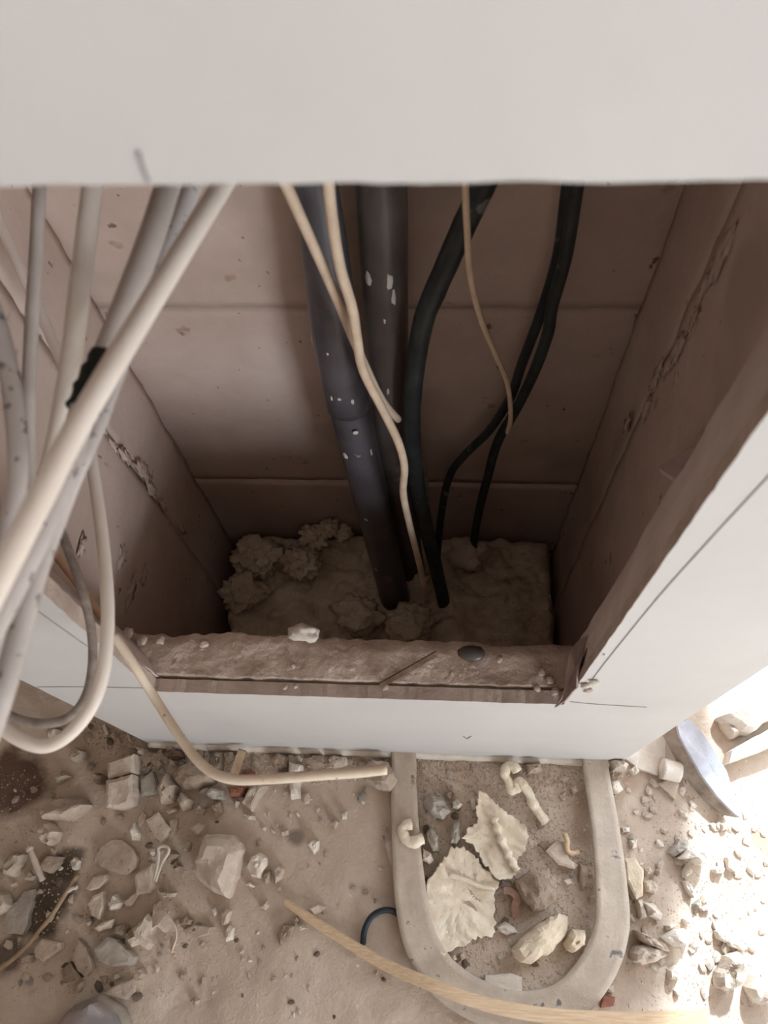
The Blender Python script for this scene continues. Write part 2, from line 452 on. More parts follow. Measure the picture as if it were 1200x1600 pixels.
# blocks behind the board: sill, two jambs, lintel
def sill():
    nx, ny = 240, 26
    x0, x1 = -0.325, 0.182
    v, f = [], []
    def top(i, j):
        x = x0 + (x1 - x0) * i / nx
        back = SHY0 + 0.003 * fbm((x, 0, 0), 22, 3) + 0.0025 * N((x, 1, 0), 90, 6)
        t = j / ny
        y = 0.0150 + (back - 0.0150) * t + (0.0012 * N((x, 5, 0), 110, 2) if j == 0 else 0)
        z = SILL_Z - 0.0005 + 0.0032 * fbm((x, y, 0), 30, 11) + 0.0026 * max(0, N((x, y, 0), 60, 5)) * abs(N((x, y, 0), 230, 9)) * 2 + 0.0006 * N((x, y, 0), 300, 8)
        if t > 0.65: z -= (t - 0.65) ** 2 * 0.05 * (1 + 0.8 * N((x, 2, 0), 30, 1))
        if x < -0.17: z += 0.004 * max(0, N((x, y, 0), 30, 21)) 
        return Vector((x, y, z))
    for j in range(ny + 1):
        for i in range(nx + 1):
            v.append(top(i, j))
    W = nx + 1
    for j in range(ny):
        for i in range(nx):
            f.append((j*W + i, j*W + i + 1, (j+1)*W + i + 1, (j+1)*W + i))
    b = len(v)
    for i in range(nx + 1):
        p = top(i, 0); v.append((p.x, 0.0150, -0.17))
    for i in range(nx + 1):
        p = top(i, ny); v.append((p.x, SHY0 + 0.002, -0.17))
    for i in range(nx):
        f.append((i, b + i, b + i + 1, i + 1))
        f.append((ny*W + i, ny*W + i + 1, b + W + i + 1, b + W + i))
        f.append((b + i, b + W + i, b + W + i + 1, b + i + 1))
    f.append(tuple([j * W for j in range(ny + 1)] + [b + W, b])); f.append(tuple([j * W + nx for j in range(ny, -1, -1)] + [b + nx, b + W + nx]))
    o = mesh('sill_block', v, f, M['mortar'], wall_front, smooth=True)
    return o
sill()
def prism_y(name, sec, z0, z1, mat, parent, n=60, amp=0.0012, seed=0):
    """upright prism from an (x, y) section with slightly uneven faces"""
    m = len(sec); v, f = [], []
    for k in range(n + 1):
        z = z0 + (z1 - z0) * k / n
        for i, (x, y) in enumerate(sec):
            d = amp * fbm((x, y, z), 35, seed + i)
            v.append((x + d, y + abs(d) * 0.5, z))
    for k in range(n):
        for i in range(m):
            j = (i + 1) % m
            f.append((k*m + i, k*m + j, (k+1)*m + j, (k+1)*m + i))
    f += [tuple(range(m)), tuple(n*m + i for i in range(m - 1, -1, -1))]
    return mesh(name, v, f, mat, parent)
prism_y('jamb_block', [(-0.2555, 0.0135), (-0.268, 0.03), (-0.298, 0.056), (-0.36, 0.056), (-0.36, 0.0135)], -0.17, 2.5, M['jamb'], wall_front, 160, 0.0016, 2)
prism_y('jamb_block', [(0.1150, 0.0085), (0.120, 0.03), (0.128, 0.052), (0.132, 0.0555), (0.224, 0.056), (0.224, 0.0135), (0.150, 0.0135), (0.150, 0.0085)], -0.17, 2.5, M['jamb'], wall_front, 200, 0.0012, 5)
rough_slab('lintel_block', (-0.29, 0.0135, 0.875), (0.13, 0.056, 2.5), M['jamb'], wall_front, 0.03, 0.001)

def shell(name, label):
    return tag(empty(name), label, kind='structure')
wl = shell('wall_left', 'left inner side of the shaft, brownish gypsum blocks')
rough_slab('block', (-0.361, 0.057, -0.17), (SHX0, 0.2385, 1.4), M['gypsum'], wl, 0.012, 0.0016, 18, 0.0018, 3)
rough_slab('block', (-0.361, 0.2405, -0.17), (SHX0 - 0.003, 0.3345, 1.4), M['gypsum'], wl, 0.012, 0.0016, 18, 0.0018, 8)
wr = shell('wall_right', 'right inner side of the shaft, shaded gypsum blocks')
rough_slab('block', (SHX1, 0.057, -0.17), (0.226, 0.2385, 1.4), M['gypsum'], wr, 0.012, 0.0016, 18, 0.0018, 13)
rough_slab('block', (SHX1 + 0.003, 0.2405, -0.17), (0.226, 0.3345, 1.4), M['gypsum'], wr, 0.012, 0.0016, 18, 0.0018, 18)
wb = shell('wall_back', 'back of the shaft, gypsum blocks with thin horizontal joints')
zc = [-0.17, 0.093, 0.437, 0.78, 1.12, 1.4]
for i in range(5):
    rough_slab('block', (-0.361, 0.336 + 0.0015 * (i == 1), zc[i] + 0.0008), (0.226, 0.40, zc[i+1] - 0.0008), M['gypsum'], wb, 0.0125, 0.0012, 12, 0.0011, 30 + i)
# lumps of mortar squeezed out of the joints of the side walls
def lump(name, c, r, mat, parent, squash=(1, 1, 1), seed=0, sub=2, amp=0.35, freq=1.2, origin=None):
    import bmesh
    bm = bmesh.new(); bmesh.ops.create_icosphere(bm, subdivisions=sub, radius=1.0)
    vs_ = []
    c = Vector(c)
    for v in bm.verts:
        d = v.co.normalized()
        k = 1 + amp * fbm(d, freq, seed * 3.7 + 1.1)
        v.co = Vector((d.x * squash[0], d.y * squash[1], d.z * squash[2])) * r * k
    me = bpy.data.meshes.new(name); bm.to_mesh(me); bm.free()
    o = link(name, me, mat, parent, True)
    o.location = c if parent is None else c - parent.location
    return o
for i, (u, v_, r) in enumerate([(160, 668, .006), (178, 695, .007), (196, 712, .009), (222, 735, .012), (236, 762, .010), (255, 790, .007), (285, 828, .008)]):
    lump('mortar_lump', at_x(u, v_, SHX0 + 0.001), r, M['gypsum'], wl, (0.16, .55, 1.5), i, 3, 1.1, 2.2)
for i, (u, v_, r) in enumerate([(190, 870, .010), (206, 920, .012), (128, 852, .008), (225, 900, .008)]):
    lump('mortar_lump', at_x(u, v_, SHX0 + 0.001), r, M['gypsum'], wl, (0.15, 1.3, 0.7), i + 9, 3, 1.1, 2.2)
for i, (u, v_, r) in enumerate([(1128, 395, .010), (1118, 420, .009), (1098, 455, .008), (1085, 500, .008), (1062, 540, .010), (1045, 570, .008), (1025, 590, .010), (1010, 640, .008), (980, 660, .007)]):
    lump('mortar_lump', at_x(u, v_, SHX1 - 0.001), r, M['gypsum'], wr, (0.2, 0.6, 1.7), i + 20, 3, 1.1, 2.2)
# broken spall on the right jamb
sp = [at_x(u, v_, X) for u, v_, X in ((1031, 735, .160), (1050, 722, .172), (1078, 706, .176), (1102, 700, .174), (1100, 738, .150), (1090, 768, .136), (1060, 754, .138))]
plate('spall', sp, 0.005, M['jamb'], wr, jag=0.0012, seed=3)
for i, (u, v_, r) in enumerate([(1072, 722, .009), (1098, 700, .010), (1120, 690, .008), (1052, 772, .006), (1110, 672, .007)]):
    lump('mortar_lump', at_x(u, v_, SHX1), r, M['mortar'], wr, (0.4, 1.0, 1.0), i + 40)

# room around
def wall(name, a, b, label, mat='room'):
    return tag(box(name, a, b, M[mat]), label, kind='structure')
wall('wall_west', (-1.5, -1.8, 0), (-1.4, 0.5, 2.5), 'plain plastered wall on the left of the room')
wall('wall_south', (-1.5, -1.8, 0), (0.85, -1.7, 2.5), 'plain plastered wall behind the viewer')
wall('wall_south', (0.85, -1.8, 0), (1.55, -1.7, 0.14), 'plain plastered parapet under the window')
wall('wall_south', (0.85, -1.8, 1.26), (1.55, -1.7, 2.5), 'plain plastered wall above the window')
wall('wall_north', (-1.5, 0.405, 0), (0.44, 0.5, 2.5), 'plain plastered wall behind the boxing')
wall('wall_north', (0.44, 0.405, 2.1), (1.55, 0.5, 2.5), 'plain plastered lintel above the doorway')
wall('wall_east', (1.45, -1.7, 0), (1.55, 0.405, 2.5), 'plain plastered wall between window and doorway')
wall('ceiling', (-1.5, -1.8, 2.5), (1.55, 0.5, 2.6), 'plain plastered ceiling')

win = tag(empty('window_1', (1.15, -1.75, 0.14)), 'low window behind the viewer', kind='structure')
for a_, b_ in (((0.85, -1.77, 0.14), (1.45, -1.73, 0.17)), ((0.85, -1.77, 1.23), (1.45, -1.73, 1.26)), ((0.85, -1.77, 0.17), (0.88, -1.73, 1.23)), ((1.42, -1.77, 0.17), (1.45, -1.73, 1.23)), ((1.135, -1.77, 0.17), (1.165, -1.73, 1.23))):
    o_ = box('window_frame', a_, b_, M['paint']); o_.parent = win; o_.matrix_parent_inverse = Matrix.Translation(-win.location)

# ------------------------------------------------------------------ pipes in the shaft
def pipe_axis(px, n=10):
    return [Vector(p) for p in spline([at_y(u, v, Y) for u, v, Y in px], n)]
def lerp_list(n, stops):
    out = []
    for i in range(n):
        t = i / (n - 1)
        for (a, ra), (b, rb) in zip(stops, stops[1:]):
            if a <= t <= b:
                out.append(ra + (rb - ra) * (t - a) / (b - a)); break
    return out
pa = [at_y(462, 175, .300), at_y(494, 300, .298), at_y(524, 516, .275), at_y(545, 633, .260), at_y(566, 720, .250), at_y(616, 930, .229), at_y(628, 985, .222)]
pA = [Vector(p) for p in spline(pa, 10)]
root = empty('grey_pipe', pA[-1])
tag(root, 'thick dusty grey-violet pipe with paint specks, leftmost in the shaft', 'pipe')
k_join = 30
tube('pipe_body', pA[k_join - 3:], lerp_list(len(pA) - k_join + 3, [(0, .0188), (.6, .0205), (1, .025)]), M['pipe'], None, 24, origin=False).parent = root
tube('pipe_socket', pA[:k_join + 1], lerp_list(k_join + 1, [(0, .0155), (.33, .0165), (.62, .0205), (1, .0208)]), M['pipe'], None, 24, origin=False).parent = root
pb = [at_y(588, 175, .305), at_y(596, 300, .304), at_y(604, 520, .292), at_y(614, 700, .282), at_y(645, 905, .270), at_y(653, 965, .266)]
pB = [Vector(p) for p in spline(pb, 10)]
root2 = empty('dark_pipe', pB[-1])
tag(root2, 'dark brown pipe with two pale paint drips, behind the grey-violet pipe', 'pipe')
tube('pipe_body', pB, lerp_list(len(pB), [(0, .0185), (.3, .0195), (1, .0195)]), M['pipe2'], None, 24, origin=False).parent = root2
for r_ in (root, root2):
    for c_ in r_.children:
        c_.matrix_parent_inverse = Matrix.Translation(-r_.location)
def splash(axis, rads, u, v_, wpx, hpx, parent, ang=0.0, seed=0):
    """pale paint fleck on a pipe's skin where the line of sight meets it"""
    d = ray(u, v_).normalized()
    best = None
    for i in range(len(axis) - 1):
        for s in range(8):
            a = axis[i].lerp(axis[i+1], s / 8)
            t = (a - CAM).dot(d); q = CAM + d * t
            e = (q - a).length
            if best is None or e < best[0]: best = (e, a, t, axis[i+1] - axis[i])
    e, a, t, T = best
    T.normalize()
    r = rads
    back = math.sqrt(max(r * r - e * e, 0.0)) / max(0.2, math.sqrt(1 - d.dot(T) ** 2))
    p = CAM + d * (t - back)
    nrm = (p - a); nrm = (nrm - T * nrm.dot(T)).normalized()
    side = T.cross(nrm)
    sc = t / F
    rr = random.Random(seed)
    v, f = [], []
    n = 12
    for k in range(n):
        an = 2 * math.pi * k / n
        j = 1 + rr.uniform(-.25, .25)
        x = side * math.cos(an) * wpx / 2 * sc * j + T * math.sin(an) * hpx / 2 * sc * j * 1.2
        w = p + x
        w = w - nrm * ((x.dot(side)) ** 2 / (2 * r)) + nrm * 0.0003
        v.append(w)
    v.append(p + nrm * 0.0011)
    f = [(k, (k + 1) % n, n) for k in range(n)] + [tuple(range(n))]
    o = mesh('paint_splash', v, f, M['splash'], None)
    o.parent = parent; o.matrix_parent_inverse = Matrix.Translation(-parent.location)
for i, (u, v_, w, h) in enumerate([(576, 436, 11, 22), (609, 440, 9, 26), (615, 465, 6, 26), (601, 502, 4, 8), (606, 612, 4, 14)]):
    splash(pB, 0.0195, u, v_, w, h, root2, seed=i)
for i, (u, v_, w, h) in enumerate([(488, 530, 5, 30), (518, 622, 4, 10), (551, 628, 5, 9), (540, 712, 9, 14), (556, 676, 8, 7), (580, 706, 4, 14), (572, 812, 6, 7), (588, 890, 5, 8), (530, 624, 7, 5), (512, 553, 4, 5)]):
    splash(pA, 0.0205, u, v_, w, h, root, seed=20 + i)

# ------------------------------------------------------------------ cables in the shaft
def ycable(name, px, r, mat, label, cat='cable', group=None, n=6, wob=0.0, seg=12):
    pts = spline([at_y(u, v, Y) for u, v, Y in px], n)
    o = tube(name, pts, r, M[mat], None, seg, wob)
    return tag(o, label, cat, group)
ycable('black_cable', [(800, 190, .27), (757, 285, .27), (722, 360, .27), (690, 432, .27), (662, 500, .262), (648, 580, .256), (643, 660, .25), (652, 760, .24), (672, 850, .232), (690, 925, .222), (700, 975, .21)], .0088, 'black_cable', 'thick dusty black cable bending down beside the dark pipe', wob=0.0006)
ycable('black_cable', [(905, 190, .30), (888, 285, .30), (872, 400, .30), (845, 490, .303), (815, 570, .305), (798, 620, .305), (765, 672, .305), (725, 712, .305), (702, 745, .30), (690, 800, .29), (684, 860, .28), (682, 900, .27)], .0048, 'black_cable', 'thin black cable swinging left towards the pipes low in the shaft')
ycable('black_cable', [(920, 190, 0.283), (902, 285, 0.283), (884, 400, 0.283), (862, 480, 0.283), (856, 520, 0.283), (835, 580, 0.285), (806, 640, 0.288), (778, 690, 0.288), (762, 745, 0.288), (748, 800, 0.283), (740, 850, 0.273), (738, 890, 0.263)], .0052, 'black_cable', 'thin black cable dropping straight beside its twin on the right of the shaft')
ycable('beige_cable', [(400, 190, .2), (445, 285, .2), (470, 340, .2), (505, 418, .205), (532, 480, .207), (549, 522, .212), (570, 570, .218), (597, 625, .222), (622, 655, .236)], .0035, 'beige_cable', 'beige wire slanting across the grey-violet pipe from top left')
ycable('beige_cable', [(508, 190, .19), (513, 285, .19), (520, 350, .19), (532, 420, .19), (550, 480, .19), (558, 530, .19), (568, 580, .19), (598, 640, .19), (622, 690, .19), (632, 730, .19), (630, 770, .19), (640, 820, .188), (655, 880, .185), (668, 940, .18)], .0036, 'beige_cable', 'long beige wire in front of the pipes reaching the wool')
ycable('beige_cable', [(726, 190, .24), (727, 285, .24), (730, 360, .24), (735, 430, .245), (752, 500, .25), (775, 555, .26), (793, 600, .265), (798, 650, .27), (793, 676, .275)], .0024, 'beige_cable', 'short beige wire hanging between the black cables, cut end low')
ycable('beige_cable', [(652, 680, .285), (662, 725, .285), (668, 770, .28), (667, 815, .27), (672, 880, .25)], .0022, 'dusty_cable', 'faint grey wire half hidden right of the thick black cable')

# ------------------------------------------------------------------ bundle of cables on the left, leaning out of the opening
def dcable(name, px, r, mat, label, n=7, wob=0.0, seg=14, root=None):
    pts = spline([at_d(u, v, d) for u, v, d in px], n)
    o = tube(name, pts, r, M[mat], root, seg, wob)
    return tag(o, label, 'cable') if root is None else o
dcable('white_cable', [(402, 200, .33), (350, 285, .315), (310, 350, .303), (230, 482, .285), (130, 650, .265), (60, 785, .25), (-12, 925, .237), (-90, 1075, .225)], .0043, 'white_cable', 'thick clean white cable crossing in front of the left bundle')
gp = [(300, 190, .36), (264, 285, .345), (240, 360, .335), (205, 455, .325), (170, 545, .318), (140, 610, .31), (118, 680, .302), (88, 770, .292), (42, 870, .28), (-14, 980, .268), (-70, 1090, .26)]
gpts = spline([at_d(*p) for p in gp], 7)
groot = empty('grey_cable', Vector(gpts[30])); tag(groot, 'grey smeared cable wrapped with black tape, behind the clean white cable', 'cable')
a_ = tube('cable_upper', gpts[:37], .0056, M['grey_cable'], None, 14, origin=False)
b_ = tube('cable_lower', gpts[36:], .0052, M['smeared_cable'], None, 14, origin=False)
t_ = tube('tape', [Vector(p) for p in gpts[29:39]], [.0062 + .0006 * math.sin(i * 2.3) for i in range(10)], M['tape'], None, 14, 0.0008, origin=False)
for o_ in (a_, b_, t_):
    o_.parent = groot; o_.matrix_parent_inverse = Matrix.Translation(-groot.location)
dcable('grey_cable', [(345, 190, 0.382), (303, 285, 0.367), (262, 385, 0.357), (222, 480, 0.347), (180, 580, 0.334), (150, 660, 0.322), (110, 750, 0.312), (75, 840, 0.307), (48, 920, 0.302), (26, 1005, 0.297), (2, 1088, 0.292), (-30, 1180, 0.292)], .0046, 'smeared_cable', 'grey-white cable under the clean white one, curving down at the left edge')
dcable('white_cable', [(152, 190, .35), (145, 285, .34), (133, 385, .34), (122, 475, .335), (110, 570, .338), (88, 695, .34), (58, 800, .335), (25, 900, .33), (-20, 1010, .325)], .0046, 'white_cable', 'straight cream cable third from the left under the wall edge')
dcable('grey_cable', [(66, 190, .42), (62, 285, .41), (57, 385, .41), (50, 500, .405), (45, 610, .40), (44, 700, .395), (46, 770, .39), (52, 850, .385), (50, 930, .38)], .0036, 'grey_cable', 'slim grey cable hanging straight down near the left edge')
dcable('grey_cable', [(-30, 440, .33), (-6, 505, .33), (14, 580, .33), (25, 660, .33), (28, 735, .33), (18, 810, .33), (0, 870, .33), (-30, 930, .33)], .0044, 'smeared_cable', 'grey-white cable bowed along the left edge of the view')
dcable('white_cable', [(-40, 260, .56), (-5, 338, .56), (28, 412, .555), (62, 487, .55), (92, 556, .54), (116, 625, .525), (138, 695, .51), (152, 780, .495), (162, 860, .48), (168, 940, .465), (167, 1000, .455), (160, 1055, .448), (142, 1105, .443), (108, 1147, .44), (70, 1166, .44), (30, 1155, .44), (-10, 1125, .445), (-50, 1080, .45)], .0040, 'white_cable', 'white cable hanging in a big loop over the floor at left')
dcable('dusty_cable', [(60, 740, .52), (80, 790, .515), (96, 832, .51), (115, 882, .505), (131, 930, .50), (142, 980, .50), (145, 1030, .495), (137, 1080, .49), (116, 1114, .485), (84, 1129, .48), (40, 1127, .48), (-5, 1108, .48), (-50, 1075, .48)], .0030, 'dusty_cable', 'thin dust-caked grey cable making a smaller loop inside the white one')
og = [(-30, 715, .64), (0, 752, .64), (40, 806, .635), (80, 858, .63), (118, 908, .62), (150, 952, .605), (172, 985, .592), (205, 1032, .59), (240, 1088, .595), (280, 1150, .58), (318, 1197, .565), (360, 1217, .555), (420, 1217, .55), (500, 1211, .545), (560, 1207, .545), (604, 1202, .545)]
opts = spline([at_d(*p) for p in og], 7)
oroot = empty('cream_cable', Vector(opts[56])); tag(oroot, 'cream cable leaving the cut-out over the sill, cut end above the floor', 'cable')
for nm, seg_, r_, mt in (('inner_core', opts[:44], .0031, 'orange_cable'), ('sheath', opts[43:], .0037, 'cream_cable')):
    o_ = tube(nm, seg_, r_, M[mt], None, 14, origin=False); o_.parent = oroot; o_.matrix_parent_inverse = Matrix.Translation(-oroot.location)

# ------------------------------------------------------------------ mineral wool at the bottom of the shaft
def wool():
    nx, ny = 130, 80
    x0, x1, y0, y1 = -0.306, 0.172, 0.062, 0.331
    v, f = [], []
    for j in range(ny + 1):
        for i in range(nx + 1):
            x = x0 + (x1 - x0) * i / nx; y = y0 + (y1 - y0) * j / ny
            p = (x, y, 0)
            z = WOOL_Z - 0.012 + 0.030 * abs(fbm(p, 13, 2.2)) + 0.012 * abs(N(p, 42, 5)) + 0.003 * N(p, 120, 7)
            e = min(x - x0, y1 - y, x1 - x) / 0.014
            if e < 1: z -= 0.05 * (1 - e) ** 2
            v.append((x + 0.006 * N(p, 30, 9), y + 0.005 * N(p, 30, 14), z))
    W = nx + 1
    for j in range(ny):
        for i in range(nx):
            f.append((j*W + i, j*W + i + 1, (j+1)*W + i + 1, (j+1)*W + i))
    b = len(v)
    v += [(p[0], p[1], -0.149) for p in v[:W]] + [(p[0], p[1], -0.149) for p in v[ny*W:ny*W + W]]
    for i in range(nx):
        f.append((i, i + 1, b + i + 1, b + i)); f.append((ny*W + i, ny*W + i + 1, b + W + i + 1, b + W + i))
    f.append(tuple([j * W for j in range(ny + 1)] + [b + W, b])); f.append(tuple([j * W + nx for j in range(ny, -1, -1)] + [b + nx, b + W + nx]))
    return mesh('mineral_wool', v, f, M['wool'], None, True)
wl_o = tag(wool(), 'lumpy beige mineral wool packed round the pipes at the shaft bottom', 'insulation')
for i, (u, v_, z, r) in enumerate([(490, 838, -.02, .02), (512, 826, -.012, .016), (536, 832, -.018, .013), (470, 880, -.02, .026), (400, 870, -.025, .032), (560, 960, -.03, .03), (640, 975, -.03, .03), (380, 925, -.03, .03), (590, 908, -.02, .012), (655, 908, -.01, .010)]):
    lump('tuft', at_z(u, v_, z), r, M['wool'], wl_o, (1, .9, .65), i + 60, 4, 0.55, 2.4)
tag(lump('wool_clump', at_z(732, 866, .012), .026, M['wool'], None, (.95, .9, 1.1), 77, 3, 0.6, 1.7), 'loose pale wool clump lying right of the pipes in the shaft', 'insulation')

# ------------------------------------------------------------------ things on the sill
tag(lump('plaster_crumb', at_z(476, 990, .319), .012, M['white'], None, (1.15, .6, .75), 91, 3, 0.55, 1.7), 'small white plaster crumb on the back edge of the broken sill', 'rubble')
sa, sb = at_z(594, 1071, .316), at_z(682, 1021, .322)
tag(sweep('splinter', [sa, sa.lerp(sb, .5), sb], [Vector((.3, -.4, 1))] * 3, [(-.0026, 0), (.0026, 0), (.0022, .003), (-.0022, .003)], M['dark'], None, origin=sa), 'thin dark grey splinter lying across the broken sill', 'splinter')
tag(lump('sill_hole_lump', at_z(738, 1021, .309), .011, M['pipe2'], None, (1.2, .7, .4), 95, 2, 0.15, 1.2), 'small dark lump in place of a hole on the back edge of the sill', 'rubble')  # dark lump added to stand for a half-round hole in the sill
ORD = ('first', 'second', 'third', 'fourth', 'fifth', 'sixth', 'seventh', 'eighth', 'ninth', 'tenth', 'eleventh', 'twelfth', 'thirteenth', 'fourteenth')
crumbs = sorted([(458, 1040, .0045), (462, 1072, .004), (445, 1074, .004), (602, 1074, .005), (222, 1000, .009), (200, 990, .010), (250, 1000, .008), (846, 1050, .007), (860, 1062, .008), (838, 1075, .006), (868, 1080, .007), (780, 1030, .006), (706, 1052, .004), (318, 1005, .008)])
for i, (u, v_, r) in enumerate(crumbs):
    r *= .55
    tag(lump('sill_crumb', at_z(u, v_, SILL_Z + r * .5), r, M['mortar'], None, (1, 1, .7), i + 120, 2, 0.5, 1.6), 'mortar crumb on the broken sill, ' + ORD[i] + ' from its left end', 'rubble', 'mortar crumbs on the sill')
# torn flap of paper facing in the lower right corner of the opening
fl = [at_y(u, v_, Y) for u, v_, Y in ((942, 983, .040), (925, 990, .035), (902, 1003, .030), (892, 1020, .022), (886, 1048, .012), (884, 1075, .004), (878, 1092, -.002), (867, 1106, -.004), (884, 1095, -.004), (902, 1074, -.003), (903, 1050, .006), (907, 1030, .014), (918, 1012, .022), (938, 1000, .032))]
plate('torn_flap', fl, 0.0018, M['paper'], wall_front, jag=0.0007, seed=5)
tube('thread', spline([at_y(u, v_, Y) for u, v_, Y in ((919, 1006, .018), (925, 1015, .012), (934, 1021, .005), (945, 1023, -.001))], 5), 0.0007, M['white'], wall_front, 6)
for i, (u, v_) in enumerate([(915, 1072), (921, 1080), (928, 1066)]):
    lump('paint_chip', at_y(u, v_, -0.002), .0045, M['white'] if i != 1 else M['jamb'], wall_front, (1, .5, 1), 140 + i, 1, 0.5)

# ------------------------------------------------------------------ rubble on the floor, each piece a thing of its own
CR = {1: (0, 1080, 4.0), 2: (0, 1300, 4.0), 3: (250, 1130, 4.0), 4: (250, 1350, 3.0), 5: (550, 1150, 3.556), 6: (750, 1150, 3.556), 7: (950, 1050, 4.8), 8: (950, 1300, 4.8)}
_rs = [0]
def stone(crop, name, mat, h, label, outline, flat=False, ridge=0.0, cat='rubble', group=None, lift=0.0, tilt=0.0):
    """a broken piece: its outline laid on the floor at real size, given height, broken edges and facets"""
    ox, oy, s = CR[crop]
    _rs[0] += 1
    sd = _rs[0] * 1.73
    rr = random.Random(_rs[0] * 11)
    P = []
    for tok in outline.split():
        a, b = tok.split(',')
        q = at_z(ox + float(a) / s, oy + float(b) / s, h * 0.55 + lift)
        P.append(Vector((q.x, q.y, 0)))
    c = sum(P, Vector()) / len(P)
    size = sum((p - c).length for p in P) / len(P)
    step = max(0.0035, size * 0.22)
    ring = []
    for i, p in enumerate(P):
        q = P[(i + 1) % len(P)]
        m = max(1, int((q - p).length / step))
        for k in range(m):
            w = p.lerp(q, k / m)
            if k: w += (w - c).normalized() * rr.uniform(-1, 1) * size * (0.035 if flat else 0.05)
            ring.append(w)
    n = len(ring)
    z0 = floor_h(c.x, c.y) + lift
    tx, ty = rr.uniform(-.25, .25) + tilt, rr.uniform(-.25, .25)
    if flat: levels = [(0.97, -0.003, 0), (1.0, h * .35, .1), (0.985, h * .92, .25), (0.75, h, .6), (0.45, h, .8), (0.2, h, .8)]
    else:    levels = [(0.93, -0.004, 0), (1.0, h * .30, .1), (0.97, h * .62, .3), (0.80, h * .90, .7), (0.52, h * 1.0, 1.0), (0.25, h * 1.02, 1.0)]
    v, f = [], []
    for sc, z, k in levels:
        for w in ring:
            p = c + (w - c) * sc
            d = p - c
            zz = z
            amp = (min(h * 0.16, 0.0016) if flat else h * 0.34) * k
            zz += amp * fbm((p.x, p.y, z), 0.9 / max(size, .004), sd, 2)
            zz += (d.x * tx + d.y * ty) * k * (0.3 if flat else 0.7)
            if ridge: zz += ridge * k * math.sin((d.x * 0.8 + d.y) * 420 + 3 * N(p, 60, sd))
            side = 0 if k == 0 else (size * (0.02 if flat else 0.07) * (1 - k))
            p = p + (d.normalized() if d.length > 1e-6 else d) * side * fbm((p.x, p.y, z * 3), 1.6 / max(size, .004), sd + 4, 2)
            v.append(Vector((p.x, p.y, z0 + max(zz, -0.004))))
    v.append(Vector((c.x, c.y, z0 + h * (1.0 if flat else 1.05))))
    L = len(levels)
    for a in range(L - 1):
        for i in range(n):
            j = (i + 1) % n
            f.append((a*n + i, a*n + j, (a+1)*n + j, (a+1)*n + i))
    for i in range(n):
        f.append(((L-1)*n + i, (L-1)*n + (i+1) % n, len(v) - 1))
    f.append(tuple(range(n - 1, -1, -1)))
    o = mesh(name, v, f, M[mat], None, smooth=False, origin=(c.x, c.y, z0))
    return tag(o, label, cat, group)
